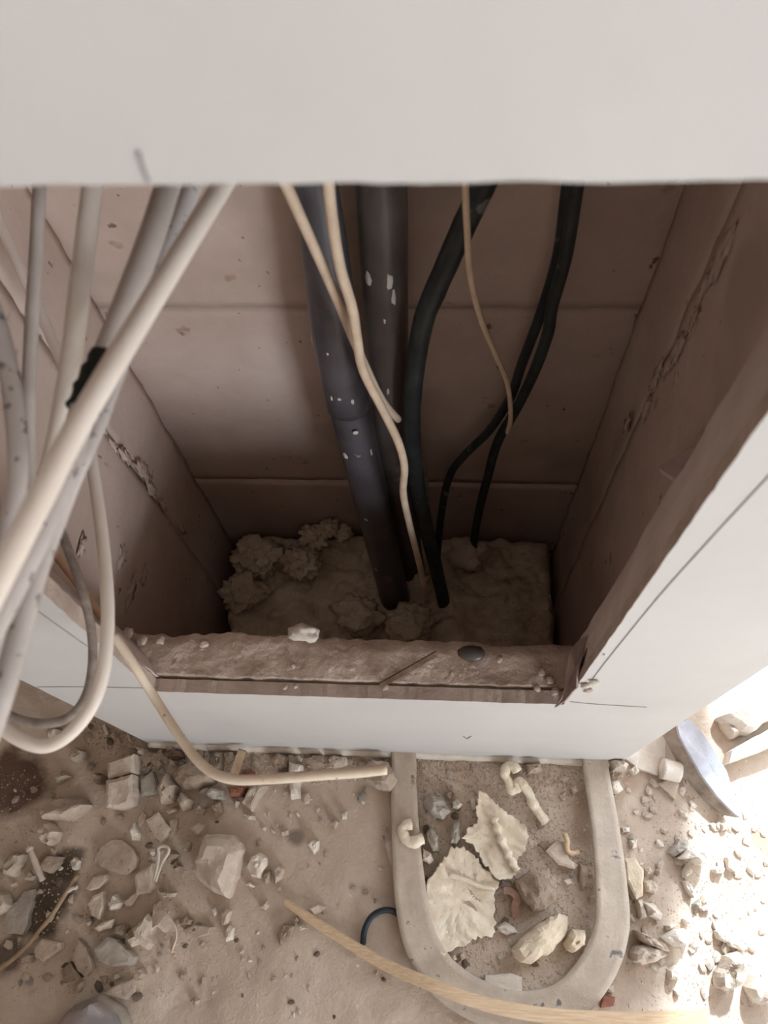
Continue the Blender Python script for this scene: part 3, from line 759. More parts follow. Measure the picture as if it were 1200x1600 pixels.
ST = [
# crop, name, material, height, flat, label, outline
(1,'plaster_block','plaster',.030,1,'upper half of a cracked rectangular plaster block near the wall corner','690,455 800,420 860,400 862,516 700,556'),
(1,'plaster_block','plaster',.034,1,'lower half of the cracked rectangular plaster block, broken corner','690,570 850,527 855,640 830,715 760,740 690,735'),
(1,'rubble_stone','stone',.032,0,'long lumpy stone with pits lying left of the cracked plaster block','255,760 330,690 400,660 520,670 560,710 500,770 430,810 350,800 270,805'),
(1,'mortar_clod','plaster',.026,0,'crumbly round mortar clod below the long lumpy stone','240,870 290,815 330,830 370,880 355,940 310,965 260,940'),
(1,'plaster_chunk','plaster',.022,0,'two-faced pale chunk left of the pale peg','30,1050 60,1005 145,1020 130,1090 85,1160 30,1150'),
(1,'plaster_flake','stone',.012,1,'angular flake just right of the pale peg','250,1090 300,1030 385,1035 380,1075 320,1140 270,1120'),
(1,'pebble','white',.014,0,'oval whitish pebble at the upper end of the weathered stick','445,1070 470,1035 497,1060 490,1110 465,1120'),
(1,'plaster_disc','stone',.014,1,'large round flat plaster disc with a pale seam across','600,1040 640,970 700,930 770,930 840,990 865,1040 850,1110 800,1150 700,1130 620,1090'),
(2,'ribbed_shard','plaster',.014,1,'ribbed square shard under the legs of the split pin','850,270 960,195 965,290 945,380 860,395'),
(1,'plaster_flake','plaster',.012,1,'kite-shaped flat flake above the split pin','920,810 1000,755 1050,830 1080,860 1015,955 970,900'),
(1,'plaster_flake','stone',.010,1,'narrow upright flake touching the left tip of the kite flake','870,790 895,750 925,780 890,840 870,850'),
(1,'plaster_chip','white',.016,0,'small bright chip standing left of the kite flake','820,850 845,820 870,890 860,935 825,930'),
(1,'stone_slab','grey',.016,1,'greyish flat slab right of the cracked plaster block','885,560 960,500 985,590 960,640 890,660'),
(1,'rubble_stone','stone',.034,0,'dark-edged oval stone between grey slab and rough lump','1000,600 1050,510 1110,590 1080,690 1020,710'),
(3,'mortar_lump','brown',.040,0,'large rough mortar lump under the cream cable by the wall','80,310 200,230 350,330 330,370 160,415 90,350'),
(3,'rubble_stone','plaster',.026,0,'pale upright stone below the rough mortar lump','110,480 140,430 200,480 190,530 150,550'),
(1,'rubble_stone','stone',.026,0,'blocky stone below the loops of the hanging cables','445,410 480,350 540,380 530,420 460,440'),
(1,'rubble_stone','plaster',.016,0,'low wedge stone left of the small clod near the block','350,540 390,495 440,530 360,585'),
(1,'rubble_stone','brown',.022,0,'dark round clod left of the cracked plaster block','590,540 620,510 660,530 640,580 600,580'),
(1,'rubble_stone','stone',.022,0,'small stone seen through the smaller cable loop','290,260 340,215 370,240 350,300 310,300'),
(1,'pebble','stone',.014,0,'oval pebble beneath the slanting foot of the white board','690,280 715,250 732,290 715,315'),
(1,'plaster_sliver','white',.008,1,'white sliver poking out under the board near the loops','640,215 660,210 682,265 665,280'),
(1,'plaster_sliver','white',.007,1,'white sliver under the board right of the oval pebble','790,268 803,268 825,315 812,320'),
(1,'pebble','stone',.016,0,'round pebble right of the dark gap under the board','960,450 1000,430 1020,460 990,490'),
(1,'rubble_stone','plaster',.018,0,'pale stone tucked against the board at its left bend','860,350 900,360 905,390 870,395'),
(1,'rubble_stone','brown',.020,0,'brown stone under the board beside the cream cable bend','1045,345 1090,350 1098,378 1050,382'),
(1,'plaster_sliver','plaster',.008,1,'flat sliver between pale upright stone and kite flake','1040,750 1100,735 1120,750 1060,770'),
(1,'plaster_flake','stone',.009,1,'leaning flake right of the kite flake','1065,810 1115,800 1110,870 1075,910'),
(1,'pebble','stone',.014,0,'smooth oval pebble left of the biggest boulder','1140,960 1170,930 1195,950 1180,1000 1150,1005'),
(2,'rubble_stone','brown',.022,0,'brown clod right beside the head of the split pin','1035,150 1080,110 1110,140 1065,205'),
(2,'rubble_stone','brown',.016,0,'brown clod just left of the foot of the biggest boulder','1080,220 1110,195 1135,215 1110,260'),
(2,'plaster_sheet','grey',.010,1,'large olive-grey sheet fragment near the left edge','50,480 110,430 150,370 215,355 205,440 180,520 180,580 150,640 40,640 20,600'),
(2,'plaster_chunk','plaster',.024,0,'pale chunk cut by the left edge of the view','-40,360 0,360 40,390 65,460 30,500 -40,530'),
(2,'plaster_flake','plaster',.012,1,'pale flake below the round plaster disc','540,350 590,280 670,265 675,300 620,355 570,370'),
(2,'ribbed_shard','plaster',.013,1,'ribbed leaf-like shard below the pale flake','560,450 590,400 650,370 655,470 630,550 580,520'),
(2,'plaster_chunk','white',.020,0,'small bright pyramid-shaped chunk in the lower left rubble','680,450 720,385 770,445 740,480 690,490'),
(2,'plaster_flake','plaster',.010,1,'flake touching the lower corner of the ribbed square shard','775,440 850,375 870,395 825,465 790,465'),
(2,'flat_stone','grey',.018,1,'smooth grey flat stone above the shoe','600,730 680,650 730,670 850,780 845,830 700,840 620,800'),
(2,'plaster_flake','stone',.014,1,'pentagon flake right of the lower end of the stick','220,730 270,665 390,690 395,730 280,810 230,780'),
(2,'plaster_flake','stone',.013,1,'almond-shaped flake left of the smooth grey flat stone','460,740 490,665 540,720 570,790 580,850 540,905 490,870 455,800'),
(2,'plaster_flake','brown',.010,1,'brown triangular flake under the almond-shaped flake','390,860 440,810 510,910 400,945'),
(2,'pebble','stone',.011,0,'small triangular stone left above the shoe','460,950 520,930 515,970 490,1005'),
(2,'plaster_flake','stone',.014,1,'fan-shaped flake with pale broken edge, touching the shoe','640,1010 740,945 830,920 840,1000 790,1040 700,1030'),
(2,'pebble','stone',.012,0,'small cone-shaped stone right of the smooth grey flat stone','860,850 890,850 915,890 870,915'),
(2,'pebble','stone',.010,0,'round pebble under the smooth grey flat stone','700,890 740,880 760,910 720,930'),
(2,'rubble_stone','stone',.014,0,'pale stone at the foot of the weathered stick','135,780 180,760 205,770 190,820 140,820'),
(2,'rubble_stone','brown',.012,0,'low brown stone above the smooth grey flat stone','720,580 790,570 810,600 760,650 700,640'),
(2,'pebble','stone',.012,0,'pebble under the ribbed leaf-like shard','530,560 560,530 580,560 555,590'),
(2,'mortar_clod','plaster',.014,0,'crumbled pale mortar below the ribbed leaf-like shard','580,600 640,560 720,540 700,600 620,630'),
(2,'pebble','brown',.014,0,'dark pebble above the boat-shaped flake','1120,550 1170,520 1200,550 1190,580 1130,580'),
(4,'plaster_flake','stone',.010,1,'boat-shaped flake below the biggest boulder','105,310 160,285 250,295 240,325 170,350 120,330'),
(2,'plaster_sliver','plaster',.010,0,'short pale sliver right of the crumpled flake','1000,375 1050,375 1105,380 1090,408 1020,410'),
(2,'plaster_chip','stone',.014,0,'upright chip at the top of the crumpled flake','960,450 1000,430 1005,500 960,530'),
(2,'pebble','plaster',.012,0,'pebble to the right of the pale peg foot, left group','165,260 190,245 215,275 190,305 160,300'),
(2,'pebble','white',.008,0,'tiny white pebble above the olive-grey sheet fragment','65,325 100,315 103,338 70,345'),
(3,'boulder','plaster',.048,0,'biggest boulder, pale with a split ridge on its right','205,860 290,690 400,690 460,700 500,745 520,790 480,960 420,1100 330,1060 270,1010 220,950'),
(3,'plaster_flake','plaster',.016,0,'triangular flake touching the top left of the biggest boulder','190,660 245,620 305,635 245,710'),
(3,'plaster_chunk','plaster',.026,0,'slanting two-toned chunk just below the cream cable','510,500 560,410 640,370 665,390 620,460 570,550'),
(3,'plaster_chunk','white',.026,0,'tall whitish chunk crossed by the cream cable','805,240 890,260 890,300 870,400 875,470 820,475 805,370'),
(3,'stone_block','grey',.026,0,'dark grey stone left of the red brick fragment','290,450 330,400 400,420 400,470 330,480'),
(3,'brick_fragment','brick',.022,0,'small red brick fragment under the bend of the cream cable','420,400 480,390 545,400 510,460 440,460'),
(3,'plaster_chunk','white',.024,0,'whitish block with a notch right of the biggest boulder','540,900 570,830 620,805 665,840 665,890 620,970 570,960'),
(3,'pebble','plaster',.017,0,'pale egg-sized stone right of the notched whitish block','710,920 740,890 770,910 760,970 720,1000'),
(3,'pebble','white',.009,0,'flat white chip under the notched whitish block','530,1010 560,990 597,1020 580,1030'),
(3,'pebble','white',.014,0,'lone bright angular chip on bare floor beside a dark smudge','920,760 950,730 995,735 990,790 960,820'),
(3,'pebble','stone',.012,0,'brownish chip on bare floor left of a tiny bright one','1060,620 1100,590 1120,620 1095,660'),
(3,'pebble','white',.010,0,'tiny bright chip nearest the strap on bare floor','1135,570 1170,550 1168,600 1140,600'),
(3,'pebble','stone',.012,0,'slim upright chip between notched block and pale egg-sized stone','650,940 690,920 690,990 660,1005'),
(3,'pebble','plaster',.011,0,'pale chip just above the left tip of the wood strip','620,1150 670,1110 685,1140 660,1170'),
(3,'plaster_sliver','white',.008,0,'curved white sliver below the two-toned chunk','520,570 590,580 597,605 550,600'),
(3,'pebble','white',.007,0,'white crumb on bare floor right of the two-toned chunk','635,640 660,650 657,677 635,665'),
(3,'pebble','plaster',.007,0,'flat pale chip left of the dark smudge','750,680 800,670 803,695 760,705'),
(3,'stone_block','brown',.030,0,'brown block standing against the board left of the wood splinter','340,175 390,180 378,290 350,285'),
(3,'pebble','stone',.020,0,'round stone between brown block and wood splinter','395,190 450,180 455,220 420,240'),
(3,'rubble_stone','brown',.020,0,'brown stone above the triangular flake near the boulder','320,510 380,490 390,550 340,600'),
(3,'pebble','plaster',.016,0,'pale pebble left of the brown stone near the boulder','220,540 255,510 285,540 265,575 230,570'),
(3,'pebble','stone',.014,0,'upright pebble left of the two-toned chunk','455,500 480,470 495,490 475,530'),
(3,'brick_fragment','brick',.018,0,'pinkish brick fragment just behind the cream cable','490,330 540,285 590,300 583,345'),
(3,'rubble_stone','brown',.024,0,'brown lump against the board left of the tall whitish chunk','680,230 740,185 800,212 790,270 720,290'),
(3,'rubble_stone','brown',.022,0,'brown lump against the board right of the tall whitish chunk','900,230 960,200 1020,205 1030,260 960,290'),
(3,'rubble_stone','stone',.022,0,'rounded stone against the board left of the cable end','1050,230 1090,200 1150,215 1150,265 1090,280'),
(3,'rubble_stone','dark',.018,0,'dark clod under the board left of the brown block','20,200 70,165 140,180 150,215 80,235'),
(4,'rubble_stone','brown',.012,0,'low grey-brown stone left of the wood strip middle','550,330 580,280 630,290 620,345 560,385'),
(4,'plaster_flake','plaster',.010,1,'pale leaf flake above the wood strip','700,210 740,190 780,200 755,225 725,240'),
(4,'pebble','brown',.010,0,'dark pebble touching the wood strip from below left','615,260 640,240 655,265 635,285'),
(4,'pebble','plaster',.010,0,'pale pebble pair stone under the wood strip','645,290 670,280 690,300 660,312'),
(4,'pebble','stone',.012,0,'standing chip below the biggest boulder, upper of two','285,230 310,205 335,220 320,280 290,290'),
(4,'pebble','white',.012,0,'white chip below the biggest boulder, lower of two','305,310 325,285 345,300 340,355 310,365'),
(4,'pebble','stone',.010,0,'round pebble on the bare floor near the bottom edge','140,640 165,622 182,640 170,662 148,660'),
(4,'pebble','white',.008,0,'white pebble left of the standing chip','240,215 258,205 268,230 255,245'),
(5,'rubble_stone','stone',.036,0,'angular stone between the cable end and the strap','65,170 110,130 200,150 230,190 255,240 215,310 130,290 70,250'),
(5,'grey_stone','grey',.026,0,'big grey stone inside the strap loop near the board','390,370 430,320 500,340 550,420 500,465 430,430'),
(5,'grey_stone','grey',.020,0,'smooth grey almond stone right of the foam curl','410,540 440,500 480,560 480,640 450,640 415,580'),
(5,'grey_stone','grey',.018,0,'slim grey stone left of the upper foam sheet','545,560 560,480 600,470 600,570 580,605 545,600'),
(5,'pebble','white',.016,0,'small white cube-like chip above the slim grey stone','555,370 580,350 615,380 590,410 560,400'),
(5,'pebble','brown',.014,0,'round brown pebble above the small cube-like chip','510,330 545,300 570,320 540,360'),
(5,'plaster_chunk','plaster',.018,0,'two-toned chunk touching the strap under the foam curl','390,620 440,650 455,690 430,715 390,690'),
(5,'plaster_flake','plaster',.012,1,'thin flake leaning on the outer left side of the strap','185,600 220,575 232,740 205,690'),
(5,'plaster_chip','white',.010,1,'pointed white chip resting beside the strap bend','570,1300 590,1280 640,1320 655,1385 600,1350'),
(5,'tile_piece','white',.010,1,'square whitish tile piece inside the bend of the strap','740,1330 800,1325 880,1315 945,1340 940,1450 800,1460 735,1430'),
(5,'pebble','stone',.010,0,'small pebble under the tip of the lower foam sheet','545,1220 570,1210 588,1240 560,1255'),
(5,'pebble','stone',.010,0,'chip to the right of the pebble under the foam sheet tip','595,1210 615,1200 628,1235 605,1250'),
(5,'pebble','white',.010,0,'white crumb between the foam sheets and the small cube chip','655,350 680,345 692,410 668,415'),
(5,'mortar_clod','white',.014,0,'crumbled white bits right of the lower foam sheet','800,1060 850,1030 900,1060 920,1090 860,1110 820,1090'),
(6,'log_stone','yellow',.040,0,'long yellowish block-like stone inside the strap loop','175,1190 220,1130 330,1040 440,980 490,1000 490,1060 480,1110 400,1190 280,1270 220,1260'),
(6,'plaster_chunk','yellow',.030,0,'rough pale yellow chunk right of the long yellowish stone','465,1150 510,1070 585,1080 585,1160 510,1205 480,1190'),
(6,'mortar_clod','brown',.040,0,'dark coarse mortar clod above the long yellowish stone','190,810 280,750 360,780 420,850 420,920 360,970 290,975 230,900'),
(6,'plaster_flake','stone',.018,1,'flat beige flake above the dark coarse clod','360,640 420,580 470,590 490,680 540,720 520,740 430,715'),
(6,'plaster_flake','brown',.010,1,'brown triangular flake left of the flat beige flake','320,600 380,580 360,640'),
(6,'plaster_chunk','yellow',.022,1,'long flat chip leaning on the right outside of the strap','790,680 850,670 900,740 895,890 860,910 800,800'),
(6,'plaster_chip','plaster',.014,0,'small chip at the lower end of the long flat chip','865,905 900,905 925,1010 885,1020'),
(6,'plaster_chunk','white',.022,0,'white oblong chunk right of the long flat chip','905,925 960,930 1015,990 1000,1030 940,1000'),
(6,'rubble_stone','plaster',.026,0,'rounded pale stone at the right foot of the board','720,140 780,130 825,160 800,200 740,190'),
(6,'pebble','white',.018,0,'white angular pebble outside the upper right strap arm','720,260 760,245 795,300 760,325 720,300'),
(6,'pebble','white',.014,0,'bright pebble below the cream triangular board scrap','830,190 860,165 885,200 855,218'),
(6,'plaster_chunk','plaster',.036,0,'pale two-part rock at right, front boulder half','845,1205 870,1170 940,1160 1010,1180 1040,1220 960,1260 880,1280 850,1250'),
(6,'plaster_chunk','plaster',.040,0,'pale two-part rock at right, rear pointed half','870,1080 940,1110 1030,1155 1048,1200 1010,1190 940,1165 900,1140'),
(6,'pebble','plaster',.014,0,'pale pebble right of the long flat chip','910,810 950,800 990,840 970,880 920,860'),
(6,'pebble','white',.008,0,'bright crumb cluster piece right of the strap, upper','785,510 830,505 830,535 790,535'),
(6,'pebble','white',.010,0,'bright crumb cluster piece right of the strap, lower','830,580 870,570 870,620 840,630'),
(6,'pebble','stone',.014,0,'upright stone leaning on the inner right side of the strap','555,710 595,720 600,820 570,860 555,800'),
(6,'pebble','stone',.010,0,'beige pebble outside the strap bend at lower right','700,1380 740,1380 742,1425 702,1420'),
(6,'brick_fragment','brick',.008,1,'pale orange brick chip outside the strap bend','680,1440 750,1450 740,1500 670,1510'),
(6,'pebble','stone',.008,0,'small oval pebble lying on the right arm of the strap','650,500 670,500 680,540 655,545'),
(6,'rubble_stone','stone',.022,0,'pale block under the board right of the foam worm','250,160 340,150 345,200 270,207'),
(6,'pebble','stone',.012,0,'beige stone right of the foam worm middle','435,335 470,310 485,350 455,365'),
(6,'pebble','stone',.012,0,'stone just left of the upper right strap arm','495,290 525,270 545,310 515,330'),
(6,'pebble','white',.010,0,'white crumb right of the dark coarse clod','460,800 500,790 515,820 480,832'),
(6,'pebble','plaster',.012,0,'loose stone in shade of the right strap arm','610,890 640,880 650,930 615,940'),
(7,'board_scrap','white',.010,1,'cream triangular board scrap at the right foot of the boxing','110,640 200,560 430,450 425,640 390,660 372,775 230,730'),  # white colour stands in for sunlight that misses this scrap
(7,'plaster_flake','stone',.008,1,'flat grey-beige flake below the white stub','370,840 470,790 530,840 500,960'),
(7,'pebble','white',.008,0,'bright pointed chip left of the marble slab','520,1030 580,1050 605,1100 560,1075'),
(7,'plaster_chunk','white',.045,0,'large sunlit white slab fragment at the right edge, cracked','830,335 960,225 1200,60 1330,0 1330,300 1200,370 1060,470 990,450'),
(7,'plaster_chunk','white',.022,0,'sunlit white wedge in front of the cracked white slab','830,330 880,390 950,430 1000,470 930,500 860,420'),
(7,'white_plank','white',.030,1,'sunlit white plank right of the marble slab','880,695 905,600 1000,540 1200,430 1330,370 1330,520 1200,575 1000,655'),
(7,'pebble','plaster',.010,0,'low stone at the tip of the marble slab','840,1140 880,1125 895,1180 855,1190'),
(8,'plaster_chunk','white',.034,0,'arched white chunk, sunlit, below the marble slab','530,190 590,135 700,135 745,190 740,240 680,250 620,190 560,205'),
(8,'grey_stone','grey',.018,0,'flat light grey stone left of the arched white chunk','450,150 530,50 600,60 600,130 500,185'),
(8,'pebble','white',.016,0,'white chip directly under the arched white chunk','565,290 590,235 630,290 620,320 570,345'),
(8,'pebble','white',.014,0,'white pointed chip second below the arched chunk','565,370 600,370 640,440 640,495 590,440'),
(8,'pebble','white',.014,0,'white flat chip right of the arched white chunk','780,280 820,255 875,270 860,310 800,310'),
(8,'plaster_flake','plaster',.012,1,'beige triangular flake at the edge of the white dust','880,190 970,270 930,300 890,270'),
(8,'plaster_chunk','white',.030,0,'smooth white stone right of the two-part rock','410,790 500,735 580,725 635,770 570,850 510,865 460,830'),
(8,'plaster_chunk','white',.018,0,'white crumbled chunk below the smooth white stone','460,1040 500,1000 560,1000 550,1060 500,1110 460,1100'),
(8,'plaster_chunk','plaster',.040,0,'upright block with sunlit top near the lower right corner','830,1090 870,990 890,930 990,900 1020,960 1010,1120 920,1220 840,1170'),
(8,'plaster_chunk','white',.040,0,'jagged white chunk at the lower right edge','1060,1170 1100,1080 1200,1100 1290,1110 1290,1250 1200,1270 1150,1300 1080,1220'),
(8,'pebble','white',.014,0,'white chip above the sunlit block, left one','800,740 850,740 920,800 880,830 820,800'),
(8,'pebble','white',.016,0,'white chip above the sunlit block, right one','890,820 950,800 1040,880 1000,890 900,850'),
(8,'pebble','white',.012,0,'small chip on top left of the smooth white stone','430,700 480,680 510,700 450,740'),
(8,'pebble','grey',.012,0,'greyish chip above the smooth white stone','640,540 690,500 700,545 650,570'),
(8,'pebble','white',.010,0,'long white chip right of the greyish chip','690,570 760,560 762,590 700,592'),
(8,'pebble','white',.009,0,'bright lone chip right above the wood strip end','500,1190 530,1180 545,1225 515,1235'),
(8,'pebble','white',.010,0,'white chip in the crumbs above the smooth white stone','560,650 585,640 610,690 585,700'),
(8,'pebble','plaster',.012,0,'beige stone below the long flat chip at right','270,270 310,255 330,300 290,330'),
(8,'pebble','plaster',.012,0,'pale stone left of the two white chips','360,290 385,265 405,300 375,325'),
]
for cr, nm, mt, h, fl, lb, ol in ST:
    stone(cr, nm, mt, h, lb, ol, flat=bool(fl), ridge=0.0007 if nm == 'ribbed_shard' else 0.0)

# ------------------------------------------------------------------ hardened foam sheets (jagged, ribbed), curls and worms
def foam_sheet(label, outline, h, seed, curl):
    ox, oy, s = CR[5]
    P = []
    for tok in outline.split():
        a, b = tok.split(','); q = at_z(ox + float(a) / s, oy + float(b) / s, h); P.append(Vector((q.x, q.y, 0)))
    c = sum(P, Vector()) / len(P)
    rr = random.Random(seed)
    ring = []
    for i, p in enumerate(P):
        q = P[(i + 1) % len(P)]; m = max(2, int((q - p).length / 0.0028))
        for k in range(m):
            w = p.lerp(q, k / m); ring.append(w + (w - c).normalized() * rr.uniform(-.0024, .0022))
    n = len(ring); v, f = [], []
    scs = [1.0, .96, .88, .78, .66, .54, .42, .3, .18, .08]
    def zt(p):
        d = p - c
        return h + curl * (d.length / .05) ** 2 * .006 + 0.0013 * math.sin((d.x * .5 + d.y * .9) * 480 + 5 * N(p, 45, seed)) + 0.0026 * fbm(p, 45, seed)
    for sc in scs:
        for w in ring:
            p = c + (w - c) * sc; v.append(Vector((p.x, p.y, zt(p))))
    v.append(Vector((c.x, c.y, zt(c)))); top = len(v) - 1
    L = len(scs)
    for a in range(L - 1):
        for i in range(n):
            j = (i + 1) % n; f.append((a*n + i, a*n + j, (a+1)*n + j, (a+1)*n + i))
    for i in range(n): f.append(((L-1)*n + i, (L-1)*n + (i+1) % n, top))
    b = len(v)
    for w in ring: v.append(Vector((w.x, w.y, zt(w) - 0.004)))
    for i in range(n): f.append((i, b + i, b + (i+1) % n, (i+1) % n))
    f.append(tuple(b + i for i in range(n)))
    o = mesh('foam_sheet', v, f, M['foam'], None, True, origin=(c.x, c.y, 0))
    return tag(o, label, 'foam')
fs1 = foam_sheet('upper jagged sheet of whitish foam with a raised bead', '700,300 760,330 820,400 880,440 940,480 965,510 985,545 960,600 950,650 905,690 930,750 880,800 805,790 745,720 695,640 650,590 612,570 640,520 700,470 690,400', .017, 3, 1.0)
fs2 = foam_sheet('lower jagged sheet of cream foam with pitted surface', '540,625 610,612 680,662 740,735 800,798 822,830 790,870 790,960 795,1050 778,1110 700,1120 640,1150 560,1190 500,1225 450,1150 420,1060 402,900 415,810 450,750 510,690', .013, 8, .4)
def c5(x, y, z): return at_z(550 + x / 3.556, 1150 + y / 3.556, z)
def c6(x, y, z): return at_z(750 + x / 3.556, 1150 + y / 3.556, z)
bead_o = tube('bead', spline([c5(785, 455, .024), c5(800, 500, .024), c5(830, 570, .024), c5(860, 640, .024), c5(890, 700, .024), c5(915, 748, .024)], 5), [.0046 + .0009 * math.sin(i * 1.3) for i in range(26)], M['foam'], fs1, 10, .0024, origin=False)
bead_o.matrix_parent_inverse = Matrix.Translation(-fs1.location)
cr_o = tube('crease', spline([c5(540, 770, .0155), c5(620, 795, .0165), c5(700, 830, .0165), c5(790, 850, .0165)], 5), .0022, M['foam'], fs2, 8, .0006, origin=False)
cr_o.matrix_parent_inverse = Matrix.Translation(-fs2.location)
tag(tube('foam_curl', spline([c5(332, 490, .022), c5(300, 497, .022), c5(280, 525, .022), c5(292, 562, .022), c5(320, 585, .022), c5(355, 588, .022), c5(395, 574, .020)], 6), [.0060 + .0004 * math.sin(i * .5) for i in range(37)], M['foam'], None, 14, .0018), 'C-shaped white foam curl lying on the left strap arm', 'foam')
wp = [c6(205, 200, .022), c6(190, 172, .022), c6(160, 165, .020), c6(140, 195, .018), c6(152, 240, .016), c6(175, 295, .014), c6(205, 290, .014), c6(215, 250, .018), c6(240, 270, .018), c6(275, 330, .014), c6(305, 390, .012), c6(335, 440, .010), c6(365, 482, .009)]
tag(tube('foam_worm', spline(wp, 6), [.0058 + .0005 * math.sin(i * .45) for i in range(73)], M['foam'], None, 14, .0020), 'white foam worm with a looped head near the board', 'foam')
tag(tube('twig', spline([c6(470, 545, .022), c6(485, 580, .024), c6(482, 620, .022), c6(505, 650, .018), c6(548, 645, .014)], 5), .003, M['wood'], None, 8, .0006), 'small pale orange curl on the flat beige flake', 'debris')
rb = spline([c5(845, 860, .014), c5(885, 865, .016), c5(915, 900, .014), c5(905, 950, .010), c5(910, 1000, .006)], 5)
rb = [Vector(p) for p in rb]
tag(sweep('ribbon', rb, [Vector((0, .3, 1))] * len(rb), [(-.004, 0), (.004, 0), (.004, .0012), (-.004, .0012)], M['ribbon'], None, origin=rb[5]), 'short reddish-brown ribbon right of the lower foam sheet', 'ribbon')

# ------------------------------------------------------------------ the U-shaped strap
sp_c = [(630, 1120), (631, 1190), (632, 1260), (636, 1340), (645, 1420), (662, 1482), (698, 1532), (757, 1568), (825, 1583), (888, 1564), (934, 1510), (956, 1445), (954, 1370), (945, 1290), (933, 1215), (924, 1150)]
sz = [.011, .011, .013, .015, .015, .014, .012, .009, .009, .012, .020, .028, .030, .026, .018, .012]
sp3 = spline([(*at_z(u, v_, z), ) for (u, v_), z in zip(sp_c, sz)], 8)
sp3 = [Vector(p) for p in sp3]
sw = [float(x[0]) for x in spline([(w_,) for w_ in (.80, .80, .82, .90, .98, 1.02, 1.05, 1.05, 1.05, 1.05, 1.02, .98, .90, .84, .80, .78)], 8)]
prof = [(-.0185, -.003), (-.0195, 0), (-.0185, .0035), (-.012, .0028), (0, .0022), (.012, .0028), (.0185, .0035), (.0195, 0), (.0185, -.003)]
tag(sweep('rubber_strap', sp3, [Vector((0, 0, 1))] * len(sp3), prof, M['strap'], None, True, origin=(sp3[60].x, sp3[60].y, 0), wid=sw), 'flat dusty grey strap bent in a U on the floor', 'strap')

# ------------------------------------------------------------------ wood strip, sticks, splinters, clip, cable bit
ws = [(445, 1408, .010), (480, 1432, .010), (520, 1458, .011), (600, 1506, .016), (680, 1541, .026), (760, 1569, .026), (850, 1586, .024), (950, 1593, .022), (1030, 1593, .018), (1103, 1589, .012)]
w3 = [Vector(p) for p in spline([at_z(*p) for p in ws], 8)]
nw = len(w3)
wn = [Vector((-0.95, 0.15, 0.22)).lerp(Vector((0.05, -0.25, 1.0)), min(1, i / nw * 1.7)).normalized() for i in range(nw)]
tag(sweep('wood_strip', w3, wn, [(-.0075, -.0015), (.0075, -.0015), (.0078, 0), (.0075, .0018), (-.0075, .0018), (-.0078, 0)], M['wood'], None, origin=w3[nw // 2], wid=[.62 + .5 * i / nw for i in range(nw)]), 'long thin curved pale wood strip lying over the strap bend', 'wood strip')
tag(tube('stick', spline([at_z(122, 1366, .020), at_z(100, 1400, .018), at_z(78, 1434, .015), at_z(30, 1490, .010), at_z(-10, 1520, .008), at_z(-40, 1545, .008)], 6), .0028, M['twig'], None, 8, .0012), 'weathered stick lying slantwise at the lower left', 'stick')
tag(tube('stick_bit', spline([at_z(106, 1393, .019), at_z(113, 1388, .021), at_z(121, 1386, .022)], 4), .0022, M['white'], None, 7, .0009), 'tiny white bit stuck on the weathered stick', 'debris')
pg = [at_z(46, 1325, .016), at_z(52, 1340, .015), at_z(60, 1360, .012), at_z(67, 1376, .009)]
pr = empty('pale_peg', pg[0]); tag(pr, 'pale peg with a thicker head among stones at far left', 'peg')
for nm, q, r in (('shank', spline(pg, 4), .0036), ('head', [pg[0] + (pg[0] - pg[1]) * .18, pg[0], pg[0].lerp(pg[1], .25)], .0048)):
    o_ = tube(nm, q, r, M['plaster'], None, 10, .0008, origin=False); o_.parent = pr; o_.matrix_parent_inverse = Matrix.Translation(-pr.location)
def c1(x, y, z): return at_z(x / 4, 1080 + y / 4, z)
hp = [c1(962, 1185, .024), c1(985, 1090, .027), c1(992, 1020, .029), c1(988, 985, .030), c1(1008, 970, .030), c1(1040, 970, .030), c1(1056, 990, .030), c1(1048, 1018, .029), c1(1020, 1060, .027), c1(990, 1130, .025), c1(972, 1190, .024)]
tag(tube('split_pin', spline(hp, 6), .0019, M['metal'], None, 9), 'pale split pin with round eye lying on the ribbed square shard', 'pin')
wsq = [at_z(379, 1172, .034), at_z(366, 1210, .026)]
tag(sweep('wood_splinter', wsq, [Vector((.2, 0, 1))] * 2, [(-.005, -.003), (.005, -.003), (.005, .004), (-.005, .004)], M['twig'], None, origin=wsq[0]), 'square wood splinter leaning against the board foot', 'splinter')
tag(tube('blue_wire', spline([at_z(628, 1432, .006), at_z(612, 1423, .010), at_z(596, 1423, .012), at_z(580, 1433, .011), at_z(570, 1452, .008), at_z(567, 1475, .004)], 6), .0034, M['blue'], None, 10), 'dark blue bit of wire arching out from the strap', 'wire')
# white stub by the panel corner
st = [at_z(1034, 1200, .016), at_z(1062, 1207, .014)]
tag(tube('white_stub', spline([st[0], st[0].lerp(st[1], .5), st[1]], 4), .0125, M['white'], None, 14, .0015), 'short white round stub left of the marble slab', 'rubble')
# crumpled flake with an arch
def c2(x, y, z): return at_z(x / 4, 1300 + y / 4, z)
cf = stone(2, 'crumpled_flake', 'plaster', .024, 'crumpled pale plaster flake with a curled arch', '830,600 900,545 930,505 965,540 950,640 960,700 920,740 860,700 820,720 790,680 840,660', ridge=0.0012)
ap = [Vector(p) for p in spline([c2(955, 560, .028), c2(1000, 540, .030), c2(1050, 590, .028), c2(1085, 650, .020), c2(1070, 715, .008)], 6)]
o_ = sweep('curled_edge', ap, [Vector((-.5, .3, .8))] * len(ap), [(-.008, -.001), (.008, -.001), (.008, .001), (-.008, .001)], M['plaster'])
o_.parent = cf; o_.matrix_parent_inverse = Matrix.Translation(-cf.location)

